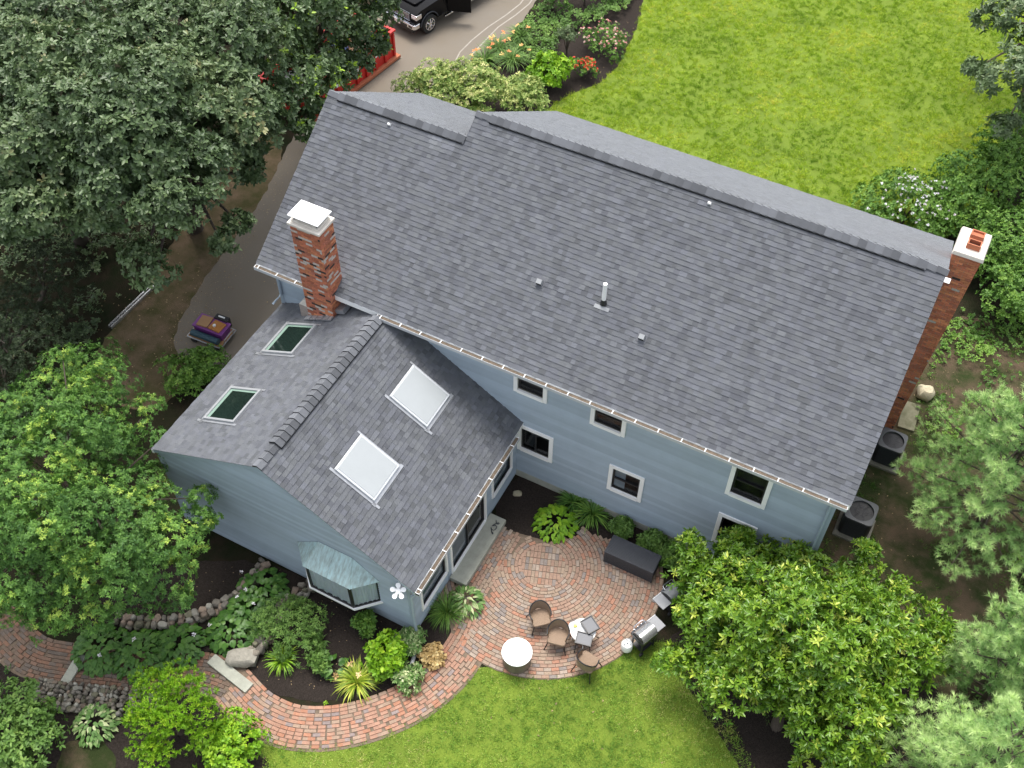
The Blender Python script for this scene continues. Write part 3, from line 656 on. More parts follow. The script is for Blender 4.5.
# ------------------------------------------------------------------ foliage
def leaf_mesh(name, p, d, n, ln, wd, tint, m, parent=None, shape='leaf', droop=.1):
    N = len(p); d = norm(d); y = norm(np.cross(n, d)); z = np.cross(d, y)
    if shape == 'leaf': tp = [(0, 0, 0), (.35, -.5, .1), (.72, -.38, .06), (1, 0, -droop), (.72, .38, .06), (.35, .5, .1)]; fc = [(0, 1, 2, 3), (0, 3, 4, 5)]
    elif shape == 'heart': tp = [(0, 0, 0), (.15, -.45, .05), (.5, -.5, .1), (1, 0, -.25), (.5, .5, .1), (.15, .45, .05), (.5, 0, .02)]; fc = [(0, 1, 2, 6), (6, 2, 3), (6, 3, 4), (0, 6, 4, 5)]
    elif shape == 'needle': tp = [(0, -.5, 0), (0, .5, 0), (1, 0, -.08)]; fc = [(0, 1, 2)]
    elif shape == 'blade': tp = [(0, -.5, 0), (0, .5, 0), (.38, -.55, .24), (.38, .55, .24), (.75, -.4, .16), (.75, .4, .16), (1, 0, -.14)]; fc = [(0, 2, 3, 1), (2, 4, 5, 3), (4, 6, 5)]
    tp = np.array(tp); K = len(tp)
    co = (p[:, None, :] + d[:, None, :]*(tp[None, :, 0]*ln[:, None])[..., None] + y[:, None, :]*(tp[None, :, 1]*wd[:, None])[..., None]
          + z[:, None, :]*(tp[None, :, 2]*(ln if shape != 'leaf' else wd+ln*.15)[:, None])[..., None])
    sizes = np.array([len(f) for f in fc]); flat = np.concatenate([np.array(f) for f in fc])
    idx = (np.arange(N)[:, None]*K+flat[None, :]).ravel(); tot = np.tile(sizes, N); st = np.concatenate([[0], np.cumsum(tot)[:-1]])
    me = bpy.data.meshes.new(name); me.vertices.add(N*K); me.vertices.foreach_set('co', co.astype(np.float32).ravel())
    me.loops.add(len(idx)); me.loops.foreach_set('vertex_index', idx.astype(np.int32))
    me.polygons.add(len(tot)); me.polygons.foreach_set('loop_start', st.astype(np.int32)); me.polygons.foreach_set('loop_total', tot.astype(np.int32))
    a = me.attributes.new('tint', 'FLOAT', 'POINT'); a.data.foreach_set('value', np.repeat(np.clip(tint, 0, 1), K).astype(np.float32))
    me.materials.append(m); me.update(calc_edges=True)
    o = bpy.data.objects.new(name, me); COL.objects.link(o)
    if parent: o.parent = parent
    return o
def rosettes(T, O, k, L0, W0, tilt=(45, 95), var=.3, tint=None, base=.02):
    """k leaves round every twig tip T with outward axis O"""
    n = len(T); O = norm(O); ref = np.where(np.abs(O[:, 2:3]) > .9, np.array([[1., 0, 0]]), np.array([[0, 0, 1.]]))
    a = norm(np.cross(O, ref)); b = np.cross(O, a)
    ph = (np.arange(k)*2.39996)[None, :]+RNG.random((n, 1))*6.28+RNG.normal(0, .25, (n, k))
    ti = np.radians(RNG.uniform(tilt[0], tilt[1], (n, k)))
    per = a[:, None]*np.cos(ph)[..., None]+b[:, None]*np.sin(ph)[..., None]
    d = O[:, None]*np.cos(ti)[..., None]+per*np.sin(ti)[..., None]
    nn = O[:, None]*np.sin(ti)[..., None]-per*np.cos(ti)[..., None]+RNG.normal(0, .22, (n, k, 3))
    p = T[:, None]+d*base*RNG.random((n, k, 1))+O[:, None]*RNG.normal(0, L0*.12, (n, k, 1))
    s = RNG.uniform(1-var, 1+var*.6, (n, k)); t = np.repeat((RNG.random(n) if tint is None else tint)[:, None], k, 1)+RNG.normal(0, .09, (n, k))
    f = lambda x: x.reshape(-1, 3)
    return f(p), f(d), f(nn), (L0*s).ravel(), (W0*s).ravel(), t.ravel()
def sph(n, zmin=-1):
    z = RNG.uniform(zmin, 1, n); t = RNG.uniform(0, 6.2832, n); r = np.sqrt(1-z*z); return np.stack([r*np.cos(t), r*np.sin(t), z], 1)
def lobe_tips(lobes, sub=12, dens=60, subr=.42, flat=1.0, zmin=-.35, up=.35, jit=.08):
    """twig tips over clumps that cover each lobe; returns tips, outward axes, height in the clump 0..1"""
    C = np.array([l[:3] for l in lobes]); R = np.array([l[3] for l in lobes]); Ts, Os, Hs = [], [], []
    for c, r in zip(C, R):
        ns = max(3, int(sub*RNG.uniform(.8, 1.2))); sd_ = sph(ns, zmin); rad = r*RNG.uniform(.55, .95, (ns, 1))
        sc = c+sd_*rad*np.array([1, 1, flat]); n = max(6, int(dens*r*r/ns))
        for k in range(ns):
            rr = r*subr*RNG.uniform(.7, 1.25); q = sph(n, -.5); t = sc[k]+q*rr*np.array([1, 1, .62*flat])*RNG.uniform(.8, 1.0, (n, 1))+RNG.normal(0, jit*rr, (n, 3))
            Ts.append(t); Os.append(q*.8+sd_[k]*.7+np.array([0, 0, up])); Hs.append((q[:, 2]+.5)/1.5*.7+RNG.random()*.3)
    T, O, H = np.concatenate(Ts), np.concatenate(Os), np.concatenate(Hs)
    keep = T[:, 2] > .05
    for c, r in zip(C, R): keep &= ((T-c)**2).sum(1) > (r*.5)**2
    return T[keep], O[keep], H[keep]
def inpoly(x, y, poly):
    c = np.zeros(np.shape(x), bool); n = len(poly)
    for i in range(n):
        x0, y0 = poly[i][0], poly[i][1]; x1, y1 = poly[i-1][0], poly[i-1][1]
        if y0 == y1: continue
        c ^= ((y0 > y) != (y1 > y)) & (x < (x1-x0)*(y-y0)/(y1-y0)+x0)
    return c
def edgedist(x, y, poly):
    best = 1e9
    for i in range(len(poly)):
        a, b = np.array(poly[i-1], float), np.array(poly[i], float); d = b-a; t = max(0, min(1, np.dot([x-a[0], y-a[1]], d)/max(1e-9, d@d))); q = a+d*t
        best = min(best, math.hypot(x-q[0], y-q[1]))
    return best
def fill(poly, z0, z1, step, r0, r1, emax=80):
    """lobes of a crown whose footprint is poly; the crown rises from z0 at its rim to z1"""
    out = []; xs = [p[0] for p in poly]; ys = [p[1] for p in poly]; y = min(ys); row = 0
    while y <= max(ys):
        x = min(xs)+(row % 2)*step/2
        while x <= max(xs):
            a, b = x+RNG.uniform(-.3, .3)*step, y+RNG.uniform(-.3, .3)*step
            if inpoly(np.array(a), np.array(b), poly):
                e = min(1, edgedist(a, b, poly)/emax)**.6; q = at(a, b, z0+(z1-z0)*e+RNG.uniform(-.5, .5)); out.append((q.x, q.y, q.z, RNG.uniform(r0, r1)))
            x += step
        y += step*.87; row += 1
    return out
def trunk(parent, base, lobes, r, fork=.45, mat_='bark', nmax=26):
    mb = MB(); b = V((0, 0, 0)); C = sum((V(l[:3]) for l in lobes), V((0, 0, 0)))/len(lobes)-V(base)
    top = V((C.x*.45, C.y*.45, max(C.z*fork, .3))); k1 = top*.5+V((.1*r, -.2*r, 0))
    mb.tube([b-V((0, 0, .1)), V((0, 0, .12)), k1, top], [r*1.5, r*1.1, r*.95, r*.8], M[mat_], 10)
    for l in lobes[::max(1, len(lobes)//nmax)]:
        e = V(l[:3])-V(base); md = top*.5+e*.5+V((0, 0, .18*(e-top).length)); md.z = min(md.z, e.z); s = top*(random.uniform(.75, 1))
        mb.tube([s, s*.6+md*.4, md, e], [r*.5, r*.4, r*.27, r*.08], M[mat_], 6)
    return mb.build('trunk', parent, True)
def tree(name, label, cat, base, lobes, leaf, L0, W0, k=7, group=None, r=.16, sub=12, dens=60, tilt=(45, 95), flat=1, tintf=None, subr=.42, shape='leaf', up=.35, fork=.45):
    root = thing(name, label, cat, base, 0, group); B = np.array(base)
    T, O, H = lobe_tips(lobes, sub, dens, subr, flat, up=up)
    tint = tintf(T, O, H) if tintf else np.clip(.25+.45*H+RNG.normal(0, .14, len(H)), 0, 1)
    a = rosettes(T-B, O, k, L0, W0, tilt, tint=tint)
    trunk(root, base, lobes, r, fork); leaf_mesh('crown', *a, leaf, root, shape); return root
def xy0(px_, py_): q = at(px_, py_); return (q.x, q.y, 0)
# ---- the big oaks over the drive
poly = [(-60, -60), (385, -60), (378, 5), (352, 30), (318, 60), (303, 90), (285, 118), (258, 150), (232, 165), (222, 205), (205, 228), (160, 255), (128, 232), (60, 222), (-60, 235)]
ol = fill(poly, 4.6, 7.6, 31, .75, 1.2, 110)
bases = [(-9.5, 7.5, 0), (-9.8, 1.8, 0), (-6.8, 4.2, 0), (-8.6, 13.6, 0), (-13, 4, 0)]
labs = ['big oak with dull grey green leaves between the dumpster and the dirt yard', 'oak with dark dull leaves behind the long pale rail on the dirt', 'oak whose lowest boughs overhang the bare drive beside the left chimney', 'oak flecked with bright yellow green sprigs, leaning over the red dumpster', 'oak with bronze tinged leaves in the far upper left corner']
grp = [[] for _ in bases]
cen = [at(200, 40, 6), at(60, 190, 6), at(190, 170, 6), at(320, 25, 6), at(40, 40, 6)]
for l in ol: grp[min(range(5), key=lambda i: (V(l[:3])-cen[i]).length)].append(l)
grp[3] += [(*at(388, 14, 3.4), .55), (*at(366, 38, 3.4), .55), (*at(352, 60, 3.4), .5), (*at(325, 66, 4), .7), (*at(345, 72, 3.6), .45), (*at(380, 48, 3.0), .3), (*at(338, 84, 3.8), .4), (*at(322, 98, 4.2), .42), (*at(312, 114, 4.4), .42), (*at(306, 132, 4.6), .36), (*at(330, 72, 4), .5), (*at(352, 40, 3.4), .5), (*at(362, 66, 3.2), .4), (*at(374, 34, 3.2), .45)]
grp[2] += [(*at(238, 222, 4), .35), (*at(222, 243, 4), .35), (*at(155, 275, 4.4), .6), (*at(140, 262, 4.4), .6), (*at(252, 172, 4.2), .4)]
for i in range(5):
    def tf(T, O, H, i=i):
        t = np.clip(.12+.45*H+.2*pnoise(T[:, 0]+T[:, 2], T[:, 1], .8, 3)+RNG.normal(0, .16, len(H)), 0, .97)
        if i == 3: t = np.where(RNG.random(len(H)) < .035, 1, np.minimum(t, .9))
        return t
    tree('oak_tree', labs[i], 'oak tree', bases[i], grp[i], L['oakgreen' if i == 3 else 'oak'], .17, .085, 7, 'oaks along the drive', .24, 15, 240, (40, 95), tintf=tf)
# ---- dark conifers in the shade
for i, (pl, b, lab) in enumerate([([(-40, 280), (40, 270), (62, 300), (60, 350), (30, 400), (-40, 420)], (-8.2, -3.6, 0), 'dark conifer in deep shade at the left edge, nearest the bright green tree'),
                                  ([(20, 235), (80, 228), (95, 262), (70, 290), (30, 290)], (-9.0, -1.2, 0), 'dark conifer half hidden below the oaks beside the end of the pale rail')]):
    lb = fill(pl, 1.2, 3.0, 26, .6, .85, 50)
    tree('conifer_tree', lab, 'conifer', b, lb, L['hemlock'], .11, .022, 12, 'dark conifers under the oaks', .1, 12, 150, (30, 80), flat=.6)
# ---- bright locust at the left
poly = [(-60, 430), (10, 395), (45, 375), (68, 362), (105, 372), (118, 405), (140, 430), (122, 450), (150, 480), (172, 510), (188, 540), (180, 575), (150, 590), (105, 608), (50, 615), (-60, 625)]
lb = fill(poly, 2.4, 5.2, 30, .55, .9, 100)+[(*at(62, 352, 3.6), .3), (*at(100, 366, 3.6), .25), (*at(150, 405, 3.3), .4), (*at(134, 420, 3.4), .5), (*at(192, 522, 2.9), .45), (*at(196, 540, 2.6), .4), (*at(160, 440, 3.2), .4), (*at(205, 520, 2.6), .35), (*at(200, 498, 3.0), .35), (*at(178, 600, 2.2), .35)]
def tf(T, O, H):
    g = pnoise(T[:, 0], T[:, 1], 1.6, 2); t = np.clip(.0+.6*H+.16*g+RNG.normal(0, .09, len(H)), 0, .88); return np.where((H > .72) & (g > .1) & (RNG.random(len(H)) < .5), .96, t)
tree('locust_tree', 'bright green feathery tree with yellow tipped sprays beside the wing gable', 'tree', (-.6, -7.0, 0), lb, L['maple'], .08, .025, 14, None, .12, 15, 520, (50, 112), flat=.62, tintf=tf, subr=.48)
# ---- magnolia beside the patio
poly = [(684, 650), (698, 586), (712, 556), (752, 550), (800, 552), (864, 568), (898, 598), (936, 626), (918, 662), (888, 700), (880, 745), (850, 800), (810, 740), (770, 712), (722, 692), (690, 672)]
lb = fill(poly, 1.1, 4.0, 27, .5, .8, 100)+[(*at(866, 552, 2.2), .3), (*at(740, 540, 2.3), .3), (*at(690, 548, 2.3), .35), (*at(942, 632, 2), .3), (*at(672, 662, 1.5), .35), (*at(690, 610, 1.7), .35), (*at(697, 572, 2.0), .4)]
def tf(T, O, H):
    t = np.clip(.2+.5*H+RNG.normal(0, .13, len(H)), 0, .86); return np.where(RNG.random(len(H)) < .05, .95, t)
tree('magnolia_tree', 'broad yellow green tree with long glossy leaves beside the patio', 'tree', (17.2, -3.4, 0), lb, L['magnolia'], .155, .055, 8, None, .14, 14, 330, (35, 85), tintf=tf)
# ---- white pines at the right edge
def pine(label, apex, base, H, Rm, seed, pale=.0):
    rg = np.random.default_rng(seed); root = thing('pine_tree', label, 'pine tree', base, 0, 'pines at the right edge'); b = np.array(base); mb = MB()
    top = np.array([apex[0]-b[0], apex[1]-b[1], H]); mb.tube([V((0, 0, -.1)), V(top*.5), V(top)], [.16, .1, .02], M['bark'], 9); T, O, t = [], [], []
    z = 1.0
    while z < H-.15:
        f = 1-z/H; nb = rg.integers(4, 7); a0 = rg.random()*6.28
        for k in range(nb):
            a = a0+k*6.283/nb+rg.normal(0, .15); ln = (Rm*f**.75+.25)*rg.uniform(.75, 1.12); o = top*(z/H)
            dv = np.array([math.cos(a), math.sin(a), .22]); mid = o+dv*ln*.55; end = o+dv*ln+np.array([0, 0, .12*ln])
            mb.tube([V(o), V(mid), V(end)], [.03*(.4+f), .02, .006], M['bark'], 5)
            nt_ = int(8+ln*10)
            for j in range(nt_):
                s = (j+.5)/nt_; s = .25+.75*s; q = o+(mid-o)*min(1, s/.55) if s < .55 else mid+(end-mid)*((s-.55)/.45)
                side = rg.choice((-1, 1)); wv = np.array([-math.sin(a), math.cos(a), 0])*side; off = rg.random()**.7*.42*ln*(1.15-s)*.9
                p_ = q+wv*off+np.array([math.cos(a), math.sin(a), 0])*off*.6+np.array([0, 0, rg.uniform(-.04, .1)])
                for rep in range(2):
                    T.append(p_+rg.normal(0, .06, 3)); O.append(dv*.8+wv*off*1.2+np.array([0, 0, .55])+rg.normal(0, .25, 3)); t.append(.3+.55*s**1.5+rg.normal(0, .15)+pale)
        z += .42
    T, O, t = np.array(T), np.array(O), np.array(t); aa = rosettes(T, O, 24, .15, .015, (14, 72), tint=np.clip(t, 0, 1))
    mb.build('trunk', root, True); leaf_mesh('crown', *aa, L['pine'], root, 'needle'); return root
q = at(1052, 394, 6.4); pine('soft pale green pine at the right edge beside the air conditioners', (q.x, q.y), (q.x+.3, q.y+.2, 0), 6.4, 3.1, 3)
q = at(1062, 600, 6.0); pine('soft pine at the right edge between the bare soil and the bigger pine below it', (q.x, q.y), (q.x+.2, q.y, 0), 6.0, 1.7, 9)
q = at(1030, 722, 7.0); pine('pale green pine in the lower right corner touching the yellow green tree', (q.x, q.y), (q.x+.2, q.y+.2, 0), 7.0, 2.3, 5, .12)
# ---- upper right corner: big leaved tree
poly = [(985, -60), (1090, -60), (1090, 120), (1010, 118), (990, 85), (988, 40)]
lb = fill(poly, 4, 6, 30, .6, .95, 60)+[(*at(972, 70, 4), .35), (*at(985, 20, 4.4), .5), (*at(1003, 128, 3.4), .5)]
tree('oak_tree', 'grey green tree with long drooping leaves beyond the right end of the lawn', 'tree', (18.2, 27, 0), lb, L['oak'], .2, .075, 7, None, .2, 13, 190, (50, 110))
# ---- shrubs
def shrub(name, label, px_, py_, r, h, leaf, L0, W0, k=7, dens=150, group=None, cat='shrub', tilt=(40, 95), flat=None, tlim=None, blossom=None, n=7, zc=None):
    c = at(px_, py_, zc if zc is not None else h*.5); base = (c.x, c.y, 0); lobes = []
    for i in range(n):
        a = i*2.4; q = r*.62*math.sqrt((i+.3)/n); hr = h*(.95-.45*(q/r)**2)*random.uniform(.85, 1.08); rr = r*random.uniform(.38, .5)
        lobes.append((c.x+q*math.cos(a), c.y+q*math.sin(a), max(hr-rr*.8, rr*.5), rr))
    root = thing(name, label, cat, base, 0, group); B = np.array(base); T, O, H = lobe_tips(lobes, 11, dens*3.0, .5, 1, -.3)
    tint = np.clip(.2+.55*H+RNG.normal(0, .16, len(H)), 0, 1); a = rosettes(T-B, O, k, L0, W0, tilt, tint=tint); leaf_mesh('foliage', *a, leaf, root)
    trunk(root, base, lobes, .035*max(h, .4), .3, 'bark', 8)
    if blossom:
        mt, cnt, bl, bw, zmn = blossom; q = np.argsort(-(T-B)[:, 2]+RNG.random(len(T))*h*zmn)[:cnt]; T2 = T[q]+norm(O[q])*L0*.6
        a = rosettes(T2-B, O[q], 9, bl, bw, (10, 95)); leaf_mesh('blossom', *a, mt, root)
    return root
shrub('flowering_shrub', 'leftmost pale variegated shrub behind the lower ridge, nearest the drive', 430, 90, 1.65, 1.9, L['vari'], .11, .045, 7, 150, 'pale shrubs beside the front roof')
shrub('flowering_shrub', 'tall pale variegated shrub in the middle of its row behind the roof', 474, 94, 1.6, 1.9, L['vari'], .11, .045, 7, 150, 'pale shrubs beside the front roof')
shrub('flowering_shrub', 'pale variegated shrub next to the round bright green bush', 518, 98, 1.35, 1.6, L['vari'], .11, .045, 7, 150, 'pale shrubs beside the front roof')
shrub('round_bush', 'round bright green bush at the edge of the dark mulch by the front lawn', 548, 73, .95, 1.3, L['bright'], .13, .08, 6, 190, cat='bush')
shrub('rose_bush', 'wide bush covered in pink flowers on the dark mulch', 604, 42, 1.25, 1.0, L['shrub'], .07, .04, 6, 150, cat='flower bush', blossom=(L['pinkflower'], 75, .05, .045, .6))
shrub('rose_bush', 'small bush topped with bright red flowers on the dark mulch', 583, 68, .7, .8, L['shrub'], .07, .04, 6, 160, cat='flower bush', blossom=(L['redflower'], 60, .055, .05, .5))
shrub('upright_shrub', 'thin grey green upright shrub behind the round bright green bush', 567, 42, .55, 1.5, L['oak'], .06, .02, 8, 150)
for a, b, r, lab in ((553, -4, .9, 'left dark green shrub cut by the top of the picture beside the drive'), (585, -8, 1.0, 'middle dark green shrub cut by the top of the picture'), (612, -14, .9, 'right dark green shrub cut by the top of the picture')): shrub('dark_shrub', lab, a, b, r, 1.3, L['shrub'], .06, .035, 7, 120, 'dark shrubs at the top of the front bed', tlim=.4)
shrub('viburnum_bush', 'shrub dusted with pale lilac flowers behind the right end of the roof', 908, 206, 2.0, 1.8, L['shrub'], .09, .05, 6, 130, cat='flower bush', blossom=(L['lilacflower'], 110, .05, .045, .9), n=9)
for a, b, r, h, lab in ((990, 185, 2.0, 2.6, 'tall dense green shrub under the corner tree at the right edge'), (1012, 245, 1.9, 2.4, 'dense green shrub at the right edge beyond the right chimney'), (958, 212, 1.5, 1.8, 'green shrub between the lilac flowered shrub and the right chimney'), (1015, 150, 1.7, 2.4, 'green shrub at the right edge below the corner tree'), (1018, 292, 1.6, 1.9, 'lowest green shrub at the right edge just above the pine'), (985, 262, 1.0, 1.3, 'small green shrub right of the chimney cap')): shrub('green_shrub', lab, a, b, r, h, L['shrub'], .1, .06, 6, 130, 'green shrubs beyond the right chimney', n=9)
shrub('laurel_bush', 'low dark leafy bush beside the wing eave below the loaded cart', 186, 374, 1.0, 1.0, L['shrub'], .12, .05, 6, 130, cat='bush')
shrub('laurel_bush', 'dark leafy bush against the wing wall nearer the drive', 205, 365, .7, .9, L['shrub'], .12, .05, 6, 130, cat='bush')
shrub('dogwood_bush', 'large blue green leafy bush in the lower left corner', 6, 735, 1.45, 1.6, L['cover'], .13, .06, 6, 140, cat='bush', n=9)
shrub('arborvitae_bush', 'feathery bright yellow green bush beside the curved brick path', 172, 718, 1.3, 1.9, L['bright'], .09, .02, 11, 230, cat='bush', tilt=(10, 60), n=11)
shrub('round_bush', 'round bright green bush with broad leaves at the bottom edge by the brick path', 226, 747, .95, 1.0, L['bright'], .1, .06, 6, 200, cat='bush')
shrub('spirea_bush', 'fine leaved dark green mound in the bed below the bay window', 288, 626, 1.15, .85, L['cover'], .08, .022, 9, 200, cat='bush')
shrub('hydrangea_bush', 'bright lime green broad leaved bush between the bay window and the path', 386, 659, .62, .9, L['bright'], .14, .085, 6, 150, cat='bush')
shrub('small_shrub', 'small upright green shrub on mulch right under the bay window', 365, 625, .34, .6, L['shrub'], .11, .045, 6, 220)
shrub('small_shrub', 'tiny sparse green shrub between the fine mound and the strappy yellow plant', 320, 662, .3, .5, L['cover'], .12, .05, 5, 120)
shrub('variegated_shrub', 'low pale edged shrub beside the drain pipe', 410, 640, .42, .5, L['whitehosta'], .1, .045, 6, 140)
shrub('variegated_shrub', 'pale edged shrub in front of the lime green bush by the path', 408, 678, .42, .5, L['whitehosta'], .1, .045, 6, 140)
shrub('heuchera_plant', 'low amber and pink leaved plant at the corner of the wing by the path', 432, 657, .36, .3, L['purpleleaf'], .08, .07, 6, 140, cat='plant')
shrub('small_shrub', 'leafy light green shrub left of the dark storage box under the house wall', 622, 528, .36, .5, L['cover'], .1, .045, 6, 150)
shrub('small_shrub', 'leafy light green shrub behind the dark storage box', 652, 543, .4, .5, L['cover'], .1, .045, 6, 150)
shrub('small_shrub', 'leafy green shrub at the right end of the dark storage box', 668, 556, .4, .5, L['cover'], .1, .045, 6, 150)
def hosta(label, px_, py_, R, n, leaf, L0, W0, group=None, name='hosta', shape='heart', flowers=0):
    c = at(px_, py_, .15); B = (c.x, c.y, 0); root = thing(name, label, 'plant', B, 0, group)
    rr = R*np.sqrt(RNG.random(n)); an = RNG.random(n)*6.283; e = np.stack([np.cos(an), np.sin(an), np.zeros(n)], 1)
    p = e*rr[:, None]*.8; p[:, 2] = .1+.34*(1-(rr/R)**2)+RNG.normal(0, .03, n); d = e+RNG.normal(0, .25, (n, 3)); d[:, 2] = .25-.55*rr/R
    nn = np.array([[0, 0, 1.]])+e*.35+RNG.normal(0, .15, (n, 3)); s = RNG.uniform(.7, 1.15, n)
    leaf_mesh('foliage', p, d, nn, L0*s, W0*s, RNG.random(n)*.8+.1*(1-rr/R), leaf, root, shape)
    if flowers:
        k = flowers; q = RNG.normal(0, R*.4, (k, 3)); q[:, 2] = .55+RNG.random(k)*.15; a = rosettes(q, np.tile([[0, 0, 1.]], (k, 1)), 9, .06, .03, (20, 95)); leaf_mesh('blossom', *a, L['lilacflower'], root)
    return root
for a, b, R, n, fl_, lab in ((100, 648, .8, 230, 1, 'hosta at the left end of its row beside the stone step'), (142, 655, .85, 260, 1, 'big dark hosta in the middle of the bed above the low stone wall'), (180, 645, .75, 190, 0, 'hosta at the right end of the bed above the low stone wall'), (232, 630, .75, 210, 4, 'white flowered hosta beside the upper end of the brick path'),
                             (262, 590, .8, 210, 1, 'hosta against the wing gable beside the stone wall'), (246, 610, .65, 160, 1, 'hosta between the white flowered hosta and the wing gable')): hosta(lab, a, b, R, n, L['hosta'], .2, .14, 'dark hostas along the stone walls', flowers=fl_)
hosta('pale variegated hosta beside the low stone wall in the lower left', 95, 724, .62, 220, L['whitehosta'], .17, .08)
hosta('white edged hosta in front of the left wing window by the path', 466, 602, .5, 170, L['whitehosta'], .22, .07)
hosta('large lime green hosta by the house wall at the top of the patio', 556, 522, .66, 220, L['bright'], .2, .1)
hosta('small drooping hosta on the mulch left of the lime green bush', 335, 668, .28, 26, L['hosta'], .24, .13)
def strappy(label, px_, py_, R, n, leaf, name='daylily', flowers=None, wd=.028, group=None, H=.55):
    c = at(px_, py_, .1); B = (c.x, c.y, 0); root = thing(name, label, 'plant', B, 0, group); an = RNG.random(n)*6.283
    e = np.stack([np.cos(an), np.sin(an), np.zeros(n)], 1); p = e*RNG.random((n, 1))*R*.25; d = e.copy(); d[:, 2] = RNG.uniform(.15, 1.1, n)*H/.55
    leaf_mesh('foliage', p, d, np.tile([[0, 0, 1.]], (n, 1))+RNG.normal(0, .1, (n, 3)), R*RNG.uniform(.7, 1.15, n), np.full(n, wd), RNG.random(n), leaf, root, 'blade')
    if flowers:
        mt, k = flowers; q = RNG.normal(0, R*.45, (k, 3)); q[:, 2] = .5+RNG.random(k)*.25; a = rosettes(q, np.tile([[0, 0, 1.]], (k, 1)), 7, .1, .055, (35, 95)); leaf_mesh('blossom', *a, mt, root)
    return root
strappy('gold strappy plant with pale flowers spilling toward the brick path', 357, 682, .6, 150, L['gold'], flowers=(L['purpleleaf'], 3))
strappy('yellow green strappy plant below the fine leaved dark mound', 283, 660, .45, 110, L['bright'])
strappy('dark grassy clump under the left wing window', 447, 612, .6, 260, L['shrub'], 'grass_clump', wd=.014)
strappy('green strappy clump between the lime hosta and the house wall', 592, 514, .62, 130, L['shrub'], wd=.035)
strappy('strappy green clump left of the lime hosta against the house wall', 574, 503, .55, 110, L['hosta'], wd=.035)
for a, b, f, lab in ((498, 50, 6, 'daylily with pale peach flowers nearest the drive'), (485, 62, 7, 'daylily with orange flowers behind the pale shrubs'), (512, 62, 6, 'orange daylily beside the round bright green bush'), (520, 40, 4, 'yellow flowered daylily in front of the ground cover')): strappy(lab, a, b, .75, 170, L['cover'], flowers=(L['orangeflower'], f), group='daylilies in the front bed')
strappy('small weedy fern at the base of the spirea mound', 320, 640, .25, 50, L['cover'], 'fern')
# ---- plants too many to count
def scatter_poly(poly, dens, z=.01, noise=0):
    xs = [p[0] for p in poly]; ys = [p[1] for p in poly]; n = int((max(xs)-min(xs))*(max(ys)-min(ys))*dens)
    x = RNG.uniform(min(xs), max(xs), n); y = RNG.uniform(min(ys), max(ys), n); k = inpoly(x, y, poly)
    if noise: k &= (np.sin(x*2.1+1)*np.sin(y*1.7)+np.sin(x*.9-y*1.3)+RNG.normal(0, .5, n)) > -noise
    if not k.any(): k[:3] = True; x[:3] = np.mean(xs); y[:3] = np.mean(ys)
    return np.stack([x[k], y[k], np.full(k.sum(), z)], 1)
def grass(name, poly, dens, ht, leaf, keep=None):
    p = scatter_poly(poly, dens); 
    if keep is not None: p = p[keep(p)]
    c = len(p); K = 18; g = np.repeat(RNG.normal(0, .16, c), K); hh = np.repeat(RNG.uniform(.65, 1.35, c), K); p = np.repeat(p, K, 0)+RNG.normal(0, .05, (c*K, 3))*np.array([1, 1, 0]); n = c*K
    d = RNG.normal(0, .75, (n, 3)); d[:, 2] = RNG.uniform(.45, 1.2, n); pt = .46+.2*pnoise(p[:, 0], p[:, 1], .7, 1)+.12*pnoise(p[:, 0], p[:, 1], 2.3, 5)+g
    o = leaf_mesh(name, p, d, RNG.normal(0, 1, (n, 3)), ht*RNG.uniform(.6, 1.3, n)*hh, np.full(n, .016), pt+RNG.normal(0, .17, n), leaf, None, 'needle')
    return tag(o, kind='stuff')
near = lambda q: (q[:, 1] < 32)
tag(grass('front_grass', front_lawn, 42, .12, L['grass'], near), 'bright yellow green grass of the front lawn beyond the roof', 'grass')
nb = lambda q: (q[:, 1] > -16.5) & ~((np.hypot(q[:, 0]-PC.x, q[:, 1]-PC.y) < PRAD-.05))
tag(grass('back_grass', back_lawn, 90, .07, L['grassback'], nb), 'mown green grass of the back lawn below the brick patio', 'grass')
sy = [(16.5, -3.4), (16.6, 9), (17.6, 13), (21, 13), (22, 3), (20.5, -3.5)]
tag(grass('sparse_grass', sy, 24, .06, L['shrub'], lambda q: (pnoise(q[:, 0], q[:, 1], 1.3, 4) > .1) & (RNG.random(len(q)) < .8)), 'thin dark grass on the bare soil of the side yard', 'grass')
def cover(name, label, poly, dens, L0, W0, leaf, z0, z1, k=6, noise=0, parent=None):
    p = scatter_poly(poly, dens, 0, noise); p[:, 2] = z0+(z1-z0)*(.5+.4*pnoise(p[:, 0], p[:, 1], 2.2, 3))+RNG.normal(0, .03, len(p)); p[:, 2] = np.maximum(p[:, 2], .03)
    O = RNG.normal(0, .45, p.shape); O[:, 2] = 1; a = rosettes(p, O, k, L0, W0, (45, 100), tint=.5+.3*pnoise(p[:, 0], p[:, 1], 1.7, 8)+RNG.normal(0, .13, len(p)))
    return tag(leaf_mesh(name, *a, leaf), label, 'ground cover', kind='stuff')
cover('ground_cover', 'mass of light green ground cover between the drive and the front flower bed', [tuple(at(*q))[:2] for q in ((505, 58), (520, 30), (545, 5), (575, 14), (600, 8), (632, -20), (640, -10), (625, 15), (600, 26), (578, 32), (560, 38), (556, 60), (530, 70))], 90, .1, .06, L['cover'], .15, .45)
cover('undergrowth', 'dark weedy undergrowth beside the base of the right chimney', [(17.7, 7.9), (17.6, 13), (22, 15), (22.5, 8.5), (19.2, 7.0)], 75, .09, .05, L['shrub'], .02, .3, 6, -.1)
